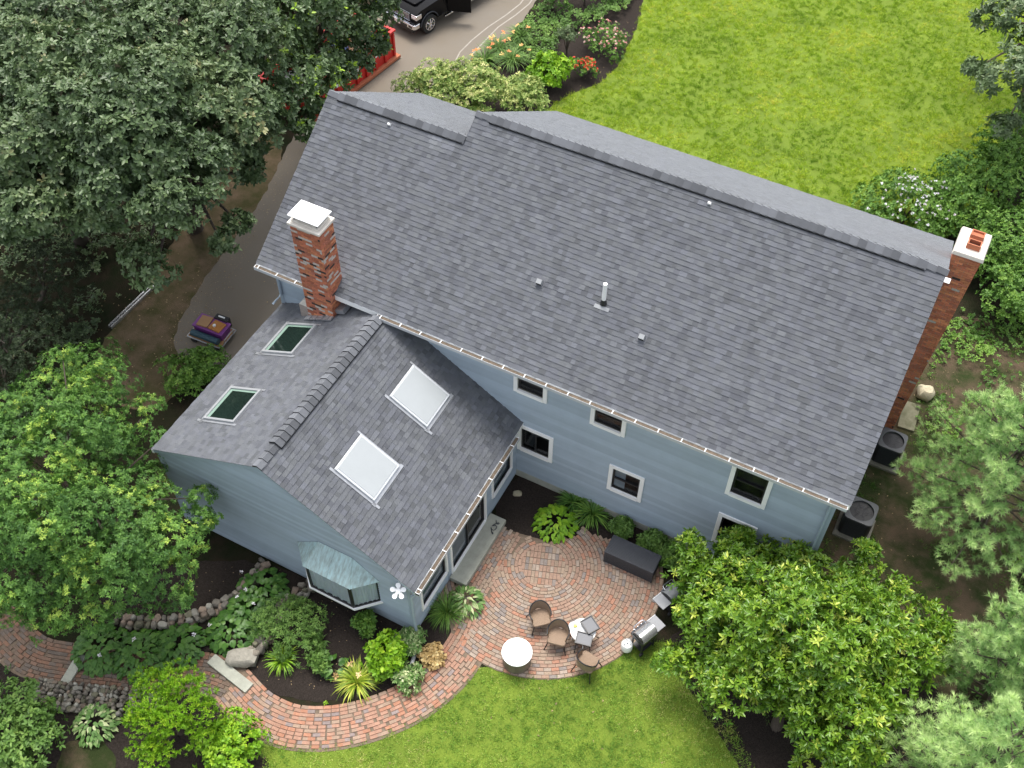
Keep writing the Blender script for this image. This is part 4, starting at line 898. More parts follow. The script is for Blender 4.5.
cover('forest_undergrowth', 'dark undergrowth on the shaded ground below the oaks', [(-16, -7), (-16, 14), (-9, 14), (-7.6, 8), (-7.0, 1.4), (-6.8, -.6), (-5.6, -3), (-4, -5)], 45, .12, .06, L['oak'], .05, .6, 6, .1)
cover('bed_undergrowth', 'low weeds on the dark soil at the left edge', [(-4, -12.5), (-3.5, -9.8), (-1.6, -10.8), (.2, -11.3), (-.4, -12)], 14, .07, .04, L['hosta'], .02, .1, 6, .1)
cover('path_weeds', 'small weeds along the edge of the curved brick path', [tuple(at(*q))[:2] for q in ((262, 690), (300, 704), (345, 708), (400, 686), (398, 696), (345, 722), (300, 720), (255, 704))], 14, .06, .03, L['bright'], .04, .08, 5, -.3)
def litter(name, label, poly, dens, L0=.06, leaf='litter', noise=0):
    p = scatter_poly(poly, dens, .03, noise); n = len(p); d = RNG.normal(0, 1, (n, 3)); d[:, 2] *= .15; nn = RNG.normal(0, .3, (n, 3)); nn[:, 2] = 1
    return tag(leaf_mesh(name, p, d, nn, L0*RNG.uniform(.5, 1.3, n), L0*.5*RNG.uniform(.5, 1.3, n), RNG.random(n), L[leaf]), label, 'dead leaves', kind='stuff')
litter('fallen_leaves', 'dead leaves scattered over the brown dirt yard', [(-8, -4), (-7, 3), (-5, 3), (-2.5, .2), (-2, -3)], 10)
litter('mulch_chips', 'pale wood chips scattered on the mulch of the back beds', [(0, -8), (3, -5.5), (8, -5.5), (8.5, -6.3), (7.5, -7.6), (5, -8.4), (2, -8.8)], 10, .04)
litter('side_yard_leaves', 'dead leaves scattered over the soil of the side yard', sy, 5, .05)
# ------------------------------------------------------------------ stonework
def stonecol():
    k = random.uniform(.6, 1.15); c = random.choice(((.24, .21, .17), (.2, .18, .15), (.34, .32, .27), (.16, .15, .1), (.25, .19, .145))); return tuple(q*k for q in c)
def rock(mb, c, sx, sy_, sz, rz, col):
    vs = []; n, mrows = 9, 5; ca, sa = math.cos(rz), math.sin(rz)
    ph = [random.uniform(.8, 1.15) for _ in range(n*mrows)]
    for i in range(mrows):
        t = -math.pi/2+math.pi*(i+.5)/mrows
        for k in range(n):
            a = 2*math.pi*k/n; q = ph[i*n+k]; se = lambda v: math.copysign(abs(v)**.6, v)
            x, y, z = sx*se(math.cos(a))*abs(math.cos(t))**.4*q, sy_*se(math.sin(a))*abs(math.cos(t))**.4*q, sz*math.sin(t)*(.9+.1*q)
            vs.append((c[0]+x*ca-y*sa, c[1]+x*sa+y*ca, c[2]+z))
    fs = [(i*n+k, i*n+(k+1) % n, (i+1)*n+(k+1) % n, (i+1)*n+k) for i in range(mrows-1) for k in range(n)]+[tuple(range(n))[::-1], tuple((mrows-1)*n+k for k in range(n))]
    mb.add(vs, fs, M['stone'], col)
def stone_wall(label, pts, wd=.4, ht=.32, sz=.12, fine=False):
    P_ = catmull([V((p[0], p[1], 0)) for p in pts], 10); mb = MB(); c0 = P_[0].copy(); acc = 0
    for layer in range(2):
        for a, b in zip(P_, P_[1:]):
            acc += (b-a).length
            if acc < sz*1.35: continue
            acc = 0; d = (b-a).normalized(); s = V((-d.y, d.x, 0)); n = max(1, int(wd/(sz*1.4)))
            for j in range(n):
                q = a+s*((j+.5)/n-.5)*wd+d*random.uniform(-.04, .04)-c0; z = ht*(.28 if layer == 0 else .74)
                rock(mb, (q.x, q.y, z+random.uniform(-.02, .03)), sz*random.uniform(.45, 1.25), wd/n*random.uniform(.38, .72), ht*random.uniform(.22, .36), math.atan2(d.y, d.x)+random.uniform(-.7, .7), stonecol())
    o = mb.build('stone_wall', None, True); o.location = c0; return tag(o, label, 'stone wall')
random.seed(31)
stone_wall('curved fieldstone wall holding the mulch bed below the locust, meeting the wing gable', px((266, 566), (252, 584), (238, 600), (215, 612), (190, 622), (150, 626), (118, 622)), .34, .3)
stone_wall('low wall of small pale stones along the lower side of the shaded path', px((38, 694), (60, 698), (90, 700), (128, 704), (165, 702)), .75, .2, .075)
stone_wall('short wall of flat stones between the hostas and the fine leaved dark mound', px((255, 655), (268, 640), (284, 612), (305, 592), (318, 585)), .36, .3)
def single(name, label, cat, px_, py_, z, sx, sy_, sz, rz, col):
    mb = MB(); rock(mb, (0, 0, sz*.7), sx, sy_, sz, rz, col); o = mb.build(name, None, True); o.location = at(px_, py_, z); return tag(o, label, cat)
single('boulder', 'lichen spotted flat boulder at the top of the steps where the brick path turns', 'rock', 243, 660, 0, .42, .26, .2, .5, (.3, .28, .235))
single('boulder', 'pale round boulder on the soil beside the base of the right chimney', 'rock', 924, 396, 0, .27, .24, .22, .2, (.5, .44, .3))
single('boulder', 'flat tan rock on the mulch in the corner between the wing and the house', 'rock', 517, 494, 0, .14, .1, .05, .5, (.36, .32, .22))
def slab(label, a, b, wd, h, col='concrete', name='stone_step'):
    p, q = at(*a), at(*b); d = q-p; ln = d.length; d.normalize(); mb = MB()
    mb.obox((0, 0, 0), d, V((-d.y, d.x, 0)), (0, 0, 1), (0, ln), (-wd/2, wd/2), (0, h), M[col]); o = mb.build(name, None, bevel=.012); o.location = p; return tag(o, label, 'step')
M['lichen'] = mat('lichen_concrete', (.24, .225, .15), .95, c2=(.14, .14, .08), var=.15, scale=5)
slab('grey stone step crossing the shaded brick path at the left', (66, 684), (83, 656), .26, .11)
slab('long grey stone step where the sunny brick path ends', (212, 660), (250, 690), .3, .12)
slab('weathered concrete slab on the soil between the right chimney and the air conditioners', (905, 430), (912, 404), .5, .08, 'lichen', 'concrete_slab')
# ------------------------------------------------------------------ patio things
def chair(label, px_, py_, rz):
    c = at(px_, py_, .42); t = thing('patio_chair', label, 'chair', (c.x, c.y, .047), rz, 'brown patio chairs'); B = M['black']
    mb = MB(); mb.rbox(-.25, .25, -.27, .22, .37, .43, .09, M['rattan'], top=.06); mb.build('seat', t, True)
    n = 26; vs = []; top = []
    for i in range(n+1):
        a = math.radians(-28+236*i/n); q = max(0, math.sin(a)); h = .62+.2*q**1.5; r = .275+.02*q
        x, y = math.cos(a)*r, math.sin(a)*r*.92-.02; vs += [(x*.9, y*.92, .42), (x, y, h), (x*1.06, y*1.06, h)]; top.append((x*1.03, y*1.03, h))
    for i in range(n+1): vs.append((vs[3*i][0]*1.07, vs[3*i][1]*1.07, .42))
    m0 = 3*(n+1); fs = []
    for i in range(n): fs += [(3*i, 3*i+3, 3*i+4, 3*i+1), (3*i+2, 3*i+5, m0+i+1, m0+i), (3*i+1, 3*i+4, 3*i+5, 3*i+2)]
    mb = MB(); mb.add(vs, fs, M['rattan']); mb.build('backrest', t, True)
    mb = MB(); mb.tube(top, .017, B, 8); mb.tube([(-.24, -.2, .385), (.24, -.2, .385)], .014, B, 6); mb.build('frame', t, True)
    for sx in (-1, 1):
        for y0, y1 in ((-.2, -.3), (.16, .28)): mb = MB(); mb.tube([(sx*.2, y0, .4), (sx*.24, (y0+y1)/2, .2), (sx*.29, y1, .0)], .016, B, 8); mb.build('leg', t, True)
    return t
chair('brown woven tub chair farthest from the lawn, left of the other two', 540, 617, math.radians(42))
chair('brown woven tub chair in the middle of the three, beside the white side table', 558, 636, math.radians(12))
chair('brown woven tub chair at the lawn edge with its legs on the grass', 587, 663, math.radians(172))
def C(col): return tuple(col)
c = at(583, 631, .5); t = thing('side_table', 'round white side table with two dark tray tables beside it', 'table', (c.x, c.y, .047))
mb = MB(); mb.lathe((0, 0, 0), [(.31, .46), (.34, .47), (.34, .495), (.33, .5)], M['white'], 40); mb.build('tabletop', t, True)
for k in range(4): mb = MB(); a = k*math.pi/2+.5; mb.tube([(.2*math.cos(a), .2*math.sin(a), .46), (.27*math.cos(a), .27*math.sin(a), 0)], .016, M['white'], 8); mb.build('leg', t, True)
mb = MB(); mb.lathe((0, 0, 0), [(.05, .0), (.09, .004), (.14, .022), (.142, .026), (.09, .01), (.01, .008)], M['white'], 28); p = mb.build('plate', None, True); tag(p, 'white plate on the round white side table', 'plate'); q = at(574, 627, .55); p.location = (q.x, q.y, .549)
mb = MB(); mb.rbox(-.05, .05, -.035, .035, 0, .05, .015, M['any'], (.75, .68, .1), top=.1); p = mb.build('sponge', None, True); tag(p, 'pale yellow sponge lying on the white plate', 'sponge'); p.location = (q.x+.02, q.y+.03, .57); p.rotation_euler.z = .6
mb = MB(); mb.rbox(-.07, .07, -.04, .04, 0, .025, .02, M['any'], (.4, .66, .72), top=.2); p = mb.build('cloth', None, True); tag(p, 'folded pale blue cloth beside the yellow sponge', 'cloth'); p.location = (q.x-.01, q.y-.07, .568); p.rotation_euler.z = -.3
def tray(label, px_, py_, rz, z):
    c = at(px_, py_, z); t = thing('tray_table', label, 'tray table', (c.x, c.y, .047), rz, 'dark folding tray tables'); z -= .047; K = M['any']; g = (.1, .105, .12); B = M['black']
    mb = MB(); mb.rbox(-.2, .2, -.165, .165, z-.02, z, .02, K, g)
    for X_, Y_ in (((-.21, -.188), (-.175, .175)), ((.188, .21), (-.175, .175)), ((-.188, .188), (.153, .175)), ((-.188, .188), (-.175, -.153))): mb.box(*X_, *Y_, z-.03, z+.03, B)
    mb.build('tray', t)
    for sx in (-1, 1):
        for s in (-1, 1): mb = MB(); mb.tube([(sx*.17, -s*.13, z-.03), (sx*.19, s*.19, 0)], .012, B, 6); mb.build('leg', t, True)
    return t
tray('dark grey tray table on the house side of the white side table', 590, 625, math.radians(-32), .66)
tray('dark grey tray table on the lawn side of the white side table', 584, 639, math.radians(12), .62)
c = at(517, 652, .6); t = thing('fire_pit', 'round drum shaped fire pit with a shiny white top on the patio edge', 'fire pit', (c.x, c.y, .047))
mb = MB(); mb.lathe((0, 0, 0), [(.36, 0), (.37, .03), (.365, .06), (.36, .5), (.37, .53)], M['firebody'], 48); mb.build('drum', t, True)
mb = MB(); mb.lathe((0, 0, 0), [(.37, .531), (.395, .535), (.395, .56), (.385, .57), (.02, .572)], M['firewhite'], 56); mb.build('top', t, True)
t = thing('storage_box', 'charcoal ribbed plastic storage box against the plants by the house wall', 'storage box', (12.13, -.83, .047)); R_ = M['resin']
mb = MB(); mb.box(-.69, .69, -.28, .28, 0, .5, R_)
for k in range(46): x = -.675+k*.03; mb.box(x, x+.018, -.287, -.278, .03, .47, R_)
for k in range(18): y = -.265+k*.03; mb.box(.688, .697, y, y+.018, .03, .47, R_)
for x in (-.7, 0, .7): mb.box(x-.02, x+.02, -.293, -.27, 0, .5, R_)
mb.build('body', t)
mb = MB(); mb.box(-.73, .73, -.31, .31, .5, .56, R_, taper=.01)
for k in range(14): y = -.275+k*.0415; mb.box(-.7, .7, y, y+.03, .56, .572, R_)
mb.build('lid', t, bevel=.006)
def grill(label, px_, py_, z, shelf, steel, handle=True):
    c = at(px_, py_, z); t = thing('gas_grill', label, 'grill', (c.x, c.y, .047), math.atan2(.92, .39)+math.pi/2-math.pi/2); B = M['black']; z -= .047      # local +x runs along the grill, +y is the cook's side
    mb = MB(); mb.box(-.29, .29, -.22, .24, z-.34, z-.14, B, taper=-.02); mb.box(-.29, .29, .24, .3, z-.3, z-.13, M['resin'])
    for x in (-.15, 0, .15): mb.tube([(x, .3, z-.2), (x, .335, z-.2)], .025, M['chrome'], 10)
    mb.build('firebox', t, bevel=.01)
    mb = MB(); n = 10; prof = [(-.24+.48*i/n, z-.13+.2*math.sin(math.pi*(i/n)**.8)**.6*(1 if steel else .75)) for i in range(n+1)]; m_ = M['steel'] if steel else M['any']; cl = (.2, .21, .22)
    vs = [(x, y, zz) for x in (-.29, .29) for y, zz in prof]; mb.add(vs, [(i, i+1, n+2+i, n+1+i) for i in range(n)]+[tuple(range(n+1))[::-1]][:0], m_, cl)
    for x in (-.29, .29): mb.add([(x, y, zz) for y, zz in prof], [tuple(range(n+1))], B, (.1, .1, .1))
    ld_ = mb.build('lid', t, True)
    mb = MB(); mb.tube([(-.2, .2, z-.03), (-.2, .3, z+.0), (-.16, .33, z+.01), (.16, .33, z+.01), (.2, .3, z+.0), (.2, .2, z-.03)], .016, M['chrome'], 8); mb.build('handle', ld_, True)
    for s in shelf: mb = MB(); mb.rbox(min(s*.31, s*.66), max(s*.31, s*.66), -.2, .24, z-.18, z-.15, .02, M['any'], (.23, .24, .26)); mb.box(min(s*.31, s*.66), max(s*.31, s*.66), .245, .27, z-.2, z-.14, M['lightgrey']); mb.build('side_shelf', t)
    for x in (-.26, .26):
        for y in (-.18, .2): mb = MB(); mb.box(x-.02, x+.02, y-.02, y+.02, .0 if x > 0 else .14, z-.33, B); mb.build('leg', t)
    for y in (-.2, .22): mb = MB(); mb.tube([(-.26, y-.03, .075), (-.26, y+.03, .075)], .075, M['tyre'], 16); mb.build('wheel', t, True)
    mb = MB(); mb.box(-.24, .24, -.18, .2, .12, .14, B); mb.build('bottom_shelf', t); t.scale = (.86, .86, .93); return t
grill('gas grill with a shiny steel lid beside the white propane tank', 646, 630, .98, (1,), True)
g2 = grill('grey lidded gas grill with a flat side shelf, half under the yellow green tree', 675, 589, .98, (-1,), False)
c = at(627, 645, .3); t = thing('propane_tank', 'white propane tank standing beside the steel lidded grill', 'gas tank', (c.x, c.y, .047))
mb = MB(); mb.lathe((0, 0, 0), [(.1, 0), (.105, .03), (.13, .05), (.155, .1), (.155, .28), (.13, .34), (.06, .37)], M['white'], 24); mb.build('cylinder', t, True)
mb = MB(); mb.tube([(.09*math.cos(a*.4), .09*math.sin(a*.4), .43) for a in range(13)], .012, M['lightgrey'], 6); mb.tube([(0, 0, .36), (0, 0, .44)], .025, M['galv'], 8)
for a in (0, 2.1, 4.2): mb.tube([(.09*math.cos(a), .09*math.sin(a), .35), (.09*math.cos(a), .09*math.sin(a), .43)], .012, M['lightgrey'], 6)
mb.build('collar', t, True)
# ------------------------------------------------------------------ air conditioners
M['pad'] = mat('dirty_concrete', (.2, .185, .15), .9, var=.25, scale=5)
def ac(label, x, y, s, h):
    t = thing('air_conditioner', label, 'air conditioner', (x, y, 0), 0, 'air conditioners by the side wall'); a = s/2; B = M['black']
    mb = MB(); mb.box(-a-.1, a+.1, -a-.12, a+.08, 0, .09, M['pad']); mb.build('pad', t, bevel=.01)
    mb = MB(); mb.rbox(-a, a, -a, a, .1, h-.06, .1, B)
    n = int(s/.028)
    for k in range(n):
        p = -a+.1+k*(s-.2)/n
        for q in ((p, p+.012, -a-.008, -a+.01), (p, p+.012, a-.01, a+.008), (-a-.008, -a+.01, p, p+.012), (a-.01, a+.008, p, p+.012)): mb.box(*q, .13, h-.09, M['resin'])
    mb.build('cabinet', t, True)
    ro = a*.86; N = 40; ring = []; mb = MB(); vs = []
    for k in range(N):
        an = 2*math.pi*k/N; cx, cy = math.cos(an), math.sin(an); q = (abs(cx)**7+abs(cy)**7)**(-1/7)*(a+.012)
        vs += [(cx*q, cy*q, h-.06), (cx*q, cy*q, h-.005), (cx*(q-.03), cy*(q-.03), h), (cx*ro, cy*ro, h), (cx*ro, cy*ro, h-.12)]
    mb.add(vs, [(5*k+j, 5*((k+1) % N)+j, 5*((k+1) % N)+j+1, 5*k+j+1) for k in range(N) for j in range(4)], M['any'], (.1, .103, .108)); mb.build('top_cover', t, True)
    mb = MB(); mb.lathe((0, 0, h-.2), [(ro*.98, 0), (ro*.98, .01)], M['black'], 30); mb.tube([(0, 0, h-.2), (0, 0, h-.1)], .08, M['resin'], 16)
    for k in range(4): an = k*math.pi/2+.6; d = V((math.cos(an), math.sin(an), 0)); p_ = V((-d.y, d.x, 0)); o_ = V((0, 0, h-.15)); mb.add([o_+d*.06-p_*.05, o_+d*ro*.9-p_*.15+V((0, 0, .03)), o_+d*ro*.9+p_*.12-V((0, 0, .03)), o_+d*.06+p_*.05], [(0, 1, 2, 3)], M['white'] if k == 3 else M['black'])
    mb.build('fan', t)
    mb = MB()
    for k in (3,): mb.tube([(ro*k/6*math.cos(i*.2618), ro*k/6*math.sin(i*.2618), h-.012) for i in range(24)], .0025, B, 4, closed=True)
    for k in range(6): an = k*math.pi/3; mb.tube([(.06*math.cos(an), .06*math.sin(an), h-.012), (ro*math.cos(an), ro*math.sin(an), h-.012)], .004, B, 4)
    mb.build('fan_guard', t)
ac('black air conditioner at the back corner of the house, nearest the yellow green tree', 17.24, 3.2, .78, .92)
ac('black air conditioner standing between the right chimney and the other unit', 17.36, 6.0, .72, .9)
# ------------------------------------------------------------------ left yard
p, q = at(110, 327, .06), at(157, 282, .06); d = (q-p); ln = d.length; d.normalize(); s = V((-d.y, d.x, 0)); mb = MB()
for o_ in (-.055, .055): mb.obox((0, 0, 0), d, s, (0, 0, 1), (0, ln), (o_-.022, o_+.022), (0, .1), M['steel'])
k = .2
while k < ln: mb.tube([d*k-s*.05+V((0, 0, .05)), d*k+s*.05+V((0, 0, .05))], .016, M['steel'], 6); k += .3
o = mb.build('ladder'); o.location = (p.x, p.y, .01); tag(o, 'long narrow pale metal ladder lying on the dirt by the dark conifers', 'ladder')
c = at(211, 331, .35); CX, CY = c.x, c.y; t = thing('garden_cart', 'low flat cart piled with boxes at the end of the shaded drive', 'cart', (CX, CY, 0), math.radians(3))
mb = MB(); mb.box(-.62, .62, -.42, .42, .22, .26, M['wood']); mb.build('bed', t)
mb = MB()
for y in (-.43, .43): mb.tube([(-.64, y, .25), (.64, y, .25)], .022, M['galv'], 6)
for x in (-.64, .64): mb.tube([(x, -.43, .25), (x, .43, .25)], .022, M['galv'], 6)
mb.tube([(.64, -.25, .25), (.72, -.25, .5), (.74, 0, .56), (.72, .25, .5), (.64, .25, .25)], .018, M['galv'], 6); mb.build('frame', t, True)
for x in (-.45, .45):
    for y in (-.38, .38): mb = MB(); mb.tube([(x, y-.03, .11), (x, y+.03, .11)], .11, M['tyre'], 16); mb.build('wheel', t, True)
cm = t.matrix_basis.copy(); rz = math.radians(3)
def oncart(name, label, cat, x, y, z, fn, r=0):
    mb = MB(); fn(mb); o = mb.build(name, None, bevel=.012); q = Matrix.Rotation(rz, 3, 'Z') @ V((x, y, 0)); o.location = (CX+q.x, CY+q.y, z); o.rotation_euler.z = rz+r; return tag(o, label, cat)
def tote(mb): mb.box(-.5, .5, -.25, .22, 0, .3, M['any'], (.16, .04, .2), -.03); mb.box(-.56, .56, -.3, .27, .3, .34, M['any'], (.2, .055, .24))
oncart('storage_tote', 'wide purple lidded tote on the flat cart', 'tote', .02, .1, .262, tote)
oncart('fabric_roll', 'dark blue green roll lying along the front of the flat cart', 'roll', .0, -.3, .262+.11, lambda mb: mb.tube([(-.52, 0, 0), (.5, 0, 0)], .11, M['any'], 16, (.03, .075, .1)))
oncart('wooden_tray', 'pale tan wooden tray on the left of the purple tote lid', 'tray', -.22, .1, .604, lambda mb: (mb.box(-.2, .2, -.24, .2, 0, .05, M['any'], (.36, .2, .09))), .1)
oncart('wooden_tray', 'orange brown wooden tray on the right of the purple tote lid', 'tray', .26, .06, .604, lambda mb: (mb.box(-.22, .22, -.2, .2, 0, .05, M['any'], (.4, .17, .04))), -.08)
oncart('paint_can', 'small white lidded can on the orange brown tray', 'can', .2, .02, .655, lambda mb: mb.lathe((0, 0, 0), [(.05, 0), (.05, .06), (.045, .07)], M['white'], 16))
oncart('tool_case', 'black tool case with a pale handle behind the purple tote', 'case', .2, .42, .262, lambda mb: (mb.box(-.24, .24, -.09, .11, 0, .4, M['any'], (.025, .025, .028)), mb.box(-.12, .12, -.02, .03, .4, .44, M['white'])))
# ------------------------------------------------------------------ red dumpster with rubbish
a, b = at(398, 58), at(357, 90); dv = (a-b).normalized(); rzD = math.atan2(dv.y, dv.x); sv = V((-dv.y, dv.x, 0))
o0 = a-dv*2.75+sv*1.2; t = thing('dumpster', 'red ribbed steel dumpster full of rubbish at the side of the drive under the oak', 'dumpster', (o0.x, o0.y, 0), rzD); Rm = M['red']; hx, hy, hz = 2.7, 1.12, 1.25
mb = MB(); mb.box(-hx, hx, -hy, hy, .16, .22, Rm)
mb.box(-hx, hx, -hy, -hy+.05, .22, hz, Rm); mb.box(-hx, hx, hy-.05, hy, .22, hz, Rm); mb.box(-hx, -hx+.05, -hy+.05, hy-.05, .22, hz, Rm); mb.box(hx-.05, hx, -hy+.05, hy-.05, .22, hz, Rm)
for k in range(10):
    x = -hx+.1+k*.58
    for y in (-hy-.07, hy): mb.box(x-.05, x+.05, y, y+.07, .2, hz-.05, Rm)
for k in range(4): y = -hy+.15+k*.63; mb.box(hx, hx+.07, y-.05, y+.05, .2, hz-.05, Rm)
mb.build('body', t)
mb = MB()
for X_, Y_ in (((-hx-.05, hx+.06), (-hy-.08, -hy+.06)), ((-hx-.05, hx+.06), (hy-.06, hy+.08)), ((-hx-.05, -hx+.06), (-hy+.06, hy-.06)), ((hx-.06, hx+.06), (-hy+.06, hy-.06))): mb.box(*X_, *Y_, hz, hz+.09, Rm)
mb.build('rim', t, bevel=.01)
mb = MB(); mb.box(-hx-.1, hx+.12, -hy-.18, -hy+.1, .05, .16, M['terracotta']); mb.box(-hx-.1, hx+.12, hy-.1, hy+.18, .05, .16, M['terracotta']); mb.box(-hx, hx, -.9, .9, 0, .15, M['black']); mb.build('skid', t)
for k in range(3): mb = MB(); x = -.9+k*1.2; mb.box(x-.09, x+.09, -hy-.078, -hy-.072, .75, 1.0, M['white']); mb.build('sticker', t)
def rub(name, label, cat, x, y, z, sx, sy_, sz, m_, col, r):
    mb = MB(); rock(mb, (0, 0, 0), sx, sy_, sz, 0, col) if m_ is None else mb.box(-sx, sx, -sy_, sy_, -sz, sz, m_, col)
    for i in range(len(mb.mats)): mb.mats[i] = m_ or M['any']
    o = mb.build(name, None, m_ is None); q = Matrix.Rotation(rzD, 3, 'Z') @ V((x, y, 0)); o.location = (o0.x+q.x, o0.y+q.y, z); o.rotation_euler = (random.uniform(-.3, .3), random.uniform(-.3, .3), r); return tag(o, label, cat, 'rubbish in the dumpster')
mb = MB(); rub('rubbish_bag', 'dark blue rubbish bag in the middle of the red dumpster', 'bag', .5, .0, .95, .5, .4, .35, None, (.02, .04, .14), .3)
rub('rubbish_bag', 'second blue bag beside the white board in the dumpster', 'bag', .0, -.45, .9, .4, .35, .33, None, (.03, .05, .16), 1.3)
rub('cardboard_box', 'orange tan cardboard box on top of the dumpster rubbish', 'box', 1.1, .3, 1.15, .3, .22, .2, M['any'], (.5, .26, .1), .5)
rub('board', 'white board sticking out of the dumpster rubbish', 'board', -.5, -.4, 1.15, .55, .2, .03, M['any'], (.75, .74, .72), .9)
rub('shingle_pile', 'grey heap of old shingles in the back half of the dumpster', 'rubble', -1.6, .1, .7, .8, .8, .5, None, (.12, .12, .125), .2)
rub('shingle_pile', 'brown heap of splintered boards in the front end of the dumpster', 'rubble', 1.8, -.1, .65, .65, .8, .48, None, (.2, .12, .07), .2)
# ------------------------------------------------------------------ pickup truck (front = local +x, driver's side = local +y)
wp = at(429, 32); a, b = at(438, 19.5, .45), at(457, 8, .45); fd = (a-b).normalized(); rzT = math.atan2(fd.y, fd.x); sd_ = V((-fd.y, fd.x, 0))
o0 = wp-fd*2.12-sd_*.9; t = thing('pickup_truck', 'black pickup truck with chrome bumper and open driver door at the top of the drive', 'pickup truck', (o0.x, o0.y, .01), rzT); PT, CH = M['carpaint'], M['chrome']
prof = [(-2.95, .55), (-2.95, 1.22), (-1.25, 1.24), (-1.2, 1.25), (1.2, 1.27), (1.7, 1.27), (2.55, 1.2), (2.82, 1.08), (2.86, .62), (2.7, .5), (2.42, .5)]
for cx in (2.12, -1.85):                              # wheel arches
    arc = [(cx+.5*math.cos(math.radians(g)), .42+.5*math.sin(math.radians(g))) for g in (range(10, 171, 16))]
    prof += [(x, max(z, .5)) for x, z in arc]
mb = MB(); w_ = .98; n = len(prof)
prof2 = lambda f, dz: [(x, z) for x, z in prof]
vs = [(x, y*(1-.06*max(0, (x-2.2)/.66)), z) for y in (-w_, w_) for x, z in prof]; mb.add(vs, [(i, (i+1) % n, n+(i+1) % n, n+i) for i in range(n)]+[tuple(range(n))[::-1], tuple(range(n, 2*n))], PT)
mb.rbox(1.25, 2.5, -.55, .55, 1.2, 1.31, .12, PT, top=.04); mb.box(1.3, 2.3, -.12, .12, 1.3, 1.34, PT, taper=.03); mb.build('body', t, True, .03)
mb = MB()                                              # cab
lo, hi = [(-1.2, .93), (1.25, .93)], [(-1.0, .76), (.45, .76)]
vs = [(-1.2, -.93, 1.24), (1.25, -.93, 1.26), (1.25, .93, 1.26), (-1.2, .93, 1.24), (-1.0, -.74, 1.88), (.4, -.74, 1.9), (.4, .74, 1.9), (-1.0, .74, 1.88)]
mb.add(vs, [(3, 2, 1, 0), (4, 5, 6, 7), (0, 1, 5, 4), (1, 2, 6, 5), (2, 3, 7, 6), (3, 0, 4, 7)], PT); cab = mb.build('cab', t, bevel=.05)
mb = MB(); mb.add([(1.2, -.8, 1.31), (1.2, .8, 1.31), (.47, .68, 1.87), (.47, -.68, 1.87)], [(0, 1, 2, 3)], M['greenglass']); mb.build('windscreen', cab)
for s in (-1, 1):
    mb = MB(); mb.add([(.9, s*.935, 1.31), (-1.05, s*.935, 1.31), (-.9, s*.795, 1.78), (.35, s*.795, 1.78)], [(0, 1, 2, 3)], M['greenglass']); mb.build('side_window', cab)
    mb = MB(); mb.rbox(2.5, 2.84, min(s*.62, s*.96), max(s*.62, s*.96), .86, 1.06, .05, CH); mb.box(2.78, 2.853, min(s*.66, s*.92), max(s*.66, s*.92), .93, 1.0, M['firewhite']); mb.build('headlight', t, bevel=.02)
    mb = MB(); mb.box(-1.0, 1.3, min(s*.97, s*1.1), max(s*.97, s*1.1), .4, .46, CH); mb.build('running_board', t, bevel=.012)
    mb = MB(); mb.rbox(.95, 1.12, min(s*1.0, s*1.22), max(s*1.0, s*1.22), 1.3, 1.52, .04, PT); mb.build('mirror', t, bevel=.015)
    for cx in (2.12, -1.85):
        mb = MB(); y0, y1 = sorted((s*.72, s*1.0)); mb.tube([(cx, y0, .41), (cx, y0+.03, .41), (cx, y1-.03, .41), (cx, y1, .41)], [.38, .41, .41, .385], M['tyre'], 28); wh = mb.build('wheel', t, True)
        mb = MB(); mb.tube([(cx, s*.99, .41), (cx, s*1.008, .41)], .25, M['black'], 24); mb.tube([(cx, s*1.0, .41), (cx, s*1.03, .41)], .08, CH, 14)
        for k in range(8): g = k*math.pi/4; mb.tube([(cx+.06*math.cos(g), s*1.012, .41+.06*math.sin(g)), (cx+.24*math.cos(g), s*1.012, .41+.24*math.sin(g))], .032, CH, 6)
        mb.tube([(cx+.25*math.cos(i*.2618), s*1.008, .41+.25*math.sin(i*.2618)) for i in range(24)], .022, CH, 6, closed=True); mb.build('rim', wh, True)
        mb = MB(); mb.tube([(cx+.51*math.cos(math.radians(g)), s*.985, .43+.51*math.sin(math.radians(g))) for g in range(8, 175, 12)], .025, M['resin'], 6); mb.build('wheel_arch', t, True)
mb = MB(); mb.box(2.8, 2.86, -.6, .6, .72, 1.08, M['resin'])
for k in range(5): mb.box(2.86, 2.885, -.58, .58, .75+k*.068, .775+k*.068, M['chrome' if k in (0, 4) else 'galv'])
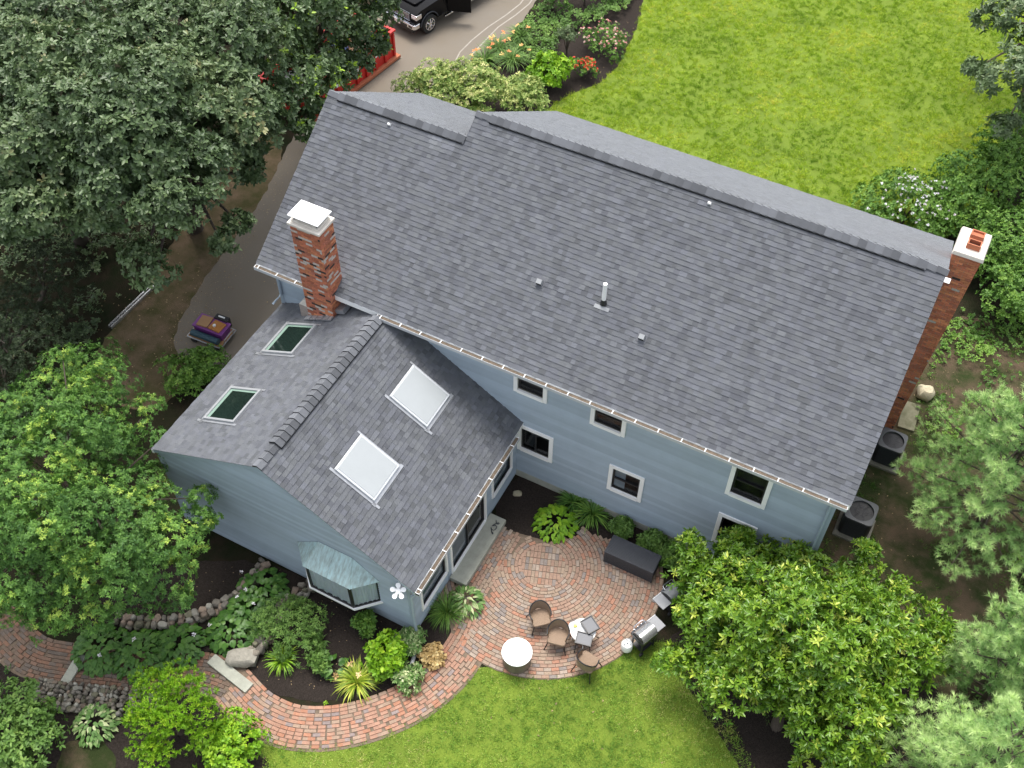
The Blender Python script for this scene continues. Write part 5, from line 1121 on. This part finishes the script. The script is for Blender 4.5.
for k in range(9): y = -.54+k*.135; mb.box(2.858, 2.875, y-.012, y+.012, .74, 1.06, M['galv'])
mb.build('grille', t)
mb = MB(); mb.rbox(2.62, 3.02, -.99, .99, .5, .7, .12, CH); mb.build('bumper', t, True, .02)
mb = MB(); mb.box(3.0, 3.03, -.55, .55, .53, .62, M['black']); mb.box(2.7, 2.95, -.8, .8, .3, .49, M['black'])
for s in (-.75, .75): mb.box(2.98, 3.026, s-.1, s+.1, .55, .64, M['black'])
mb.build('air_dam', t)
mb = MB(); mb.box(3.031, 3.042, -.16, .16, .5, .66, M['white']); mb.build('licence_plate', t)
dr = MB(); dang = math.radians(55); hp = V((1.05, .985, 0)); dd = V((-math.cos(dang), math.sin(dang), 0)); pn = V((-dd.y, dd.x, 0))
dr.obox(hp, dd, pn, (0, 0, 1), (0, 1.0), (0, .08), (.5, 1.28), PT); dr.obox(hp, dd, pn, (0, 0, 1), (.05, .98), (.02, .05), (1.28, 1.34), PT); dr.build('door', t, bevel=.02)
mb = MB(); mb.box(-2.85, -1.3, -.85, .85, 1.235, 1.25, M['resin']); mb.build('bed_cover', t)

litter('lawn_leaves', 'a few fallen leaves on the back lawn', back_lawn, 1.2, .06)
litter('bark_chips', 'pale chips on the dark mulch of the front bed', [tuple(at(*q))[:2] for q in ((570, 90), (600, 84), (622, 60), (640, 15), (625, 20), (600, 70))], 9, .07)
litter('drive_leaves', 'dead leaves blown along the shaded drive', [(-6.5, 9), (-6, 4), (-5, 1), (-2.8, .3), (-.2, 1), (-.2, 8), (-3, 10)], 3, .06)

litter('drive_grit', 'grit and dead leaves where the drive meets the dirt yard', [tuple(at(*q))[:2] for q in ((196, 285), (236, 250), (262, 200), (285, 150), (300, 150), (275, 205), (250, 250), (228, 285), (205, 330), (190, 360), (165, 350), (180, 310))], 70, .035)

cover('woodland_undergrowth', 'leafy undergrowth of the woodland floor beyond the right edge', [(21.3, -12), (32, -14), (34, 24), (19.5, 30), (21.5, 14)], 14, .13, .07, L['shrub'], .03, .5, 6, .4)
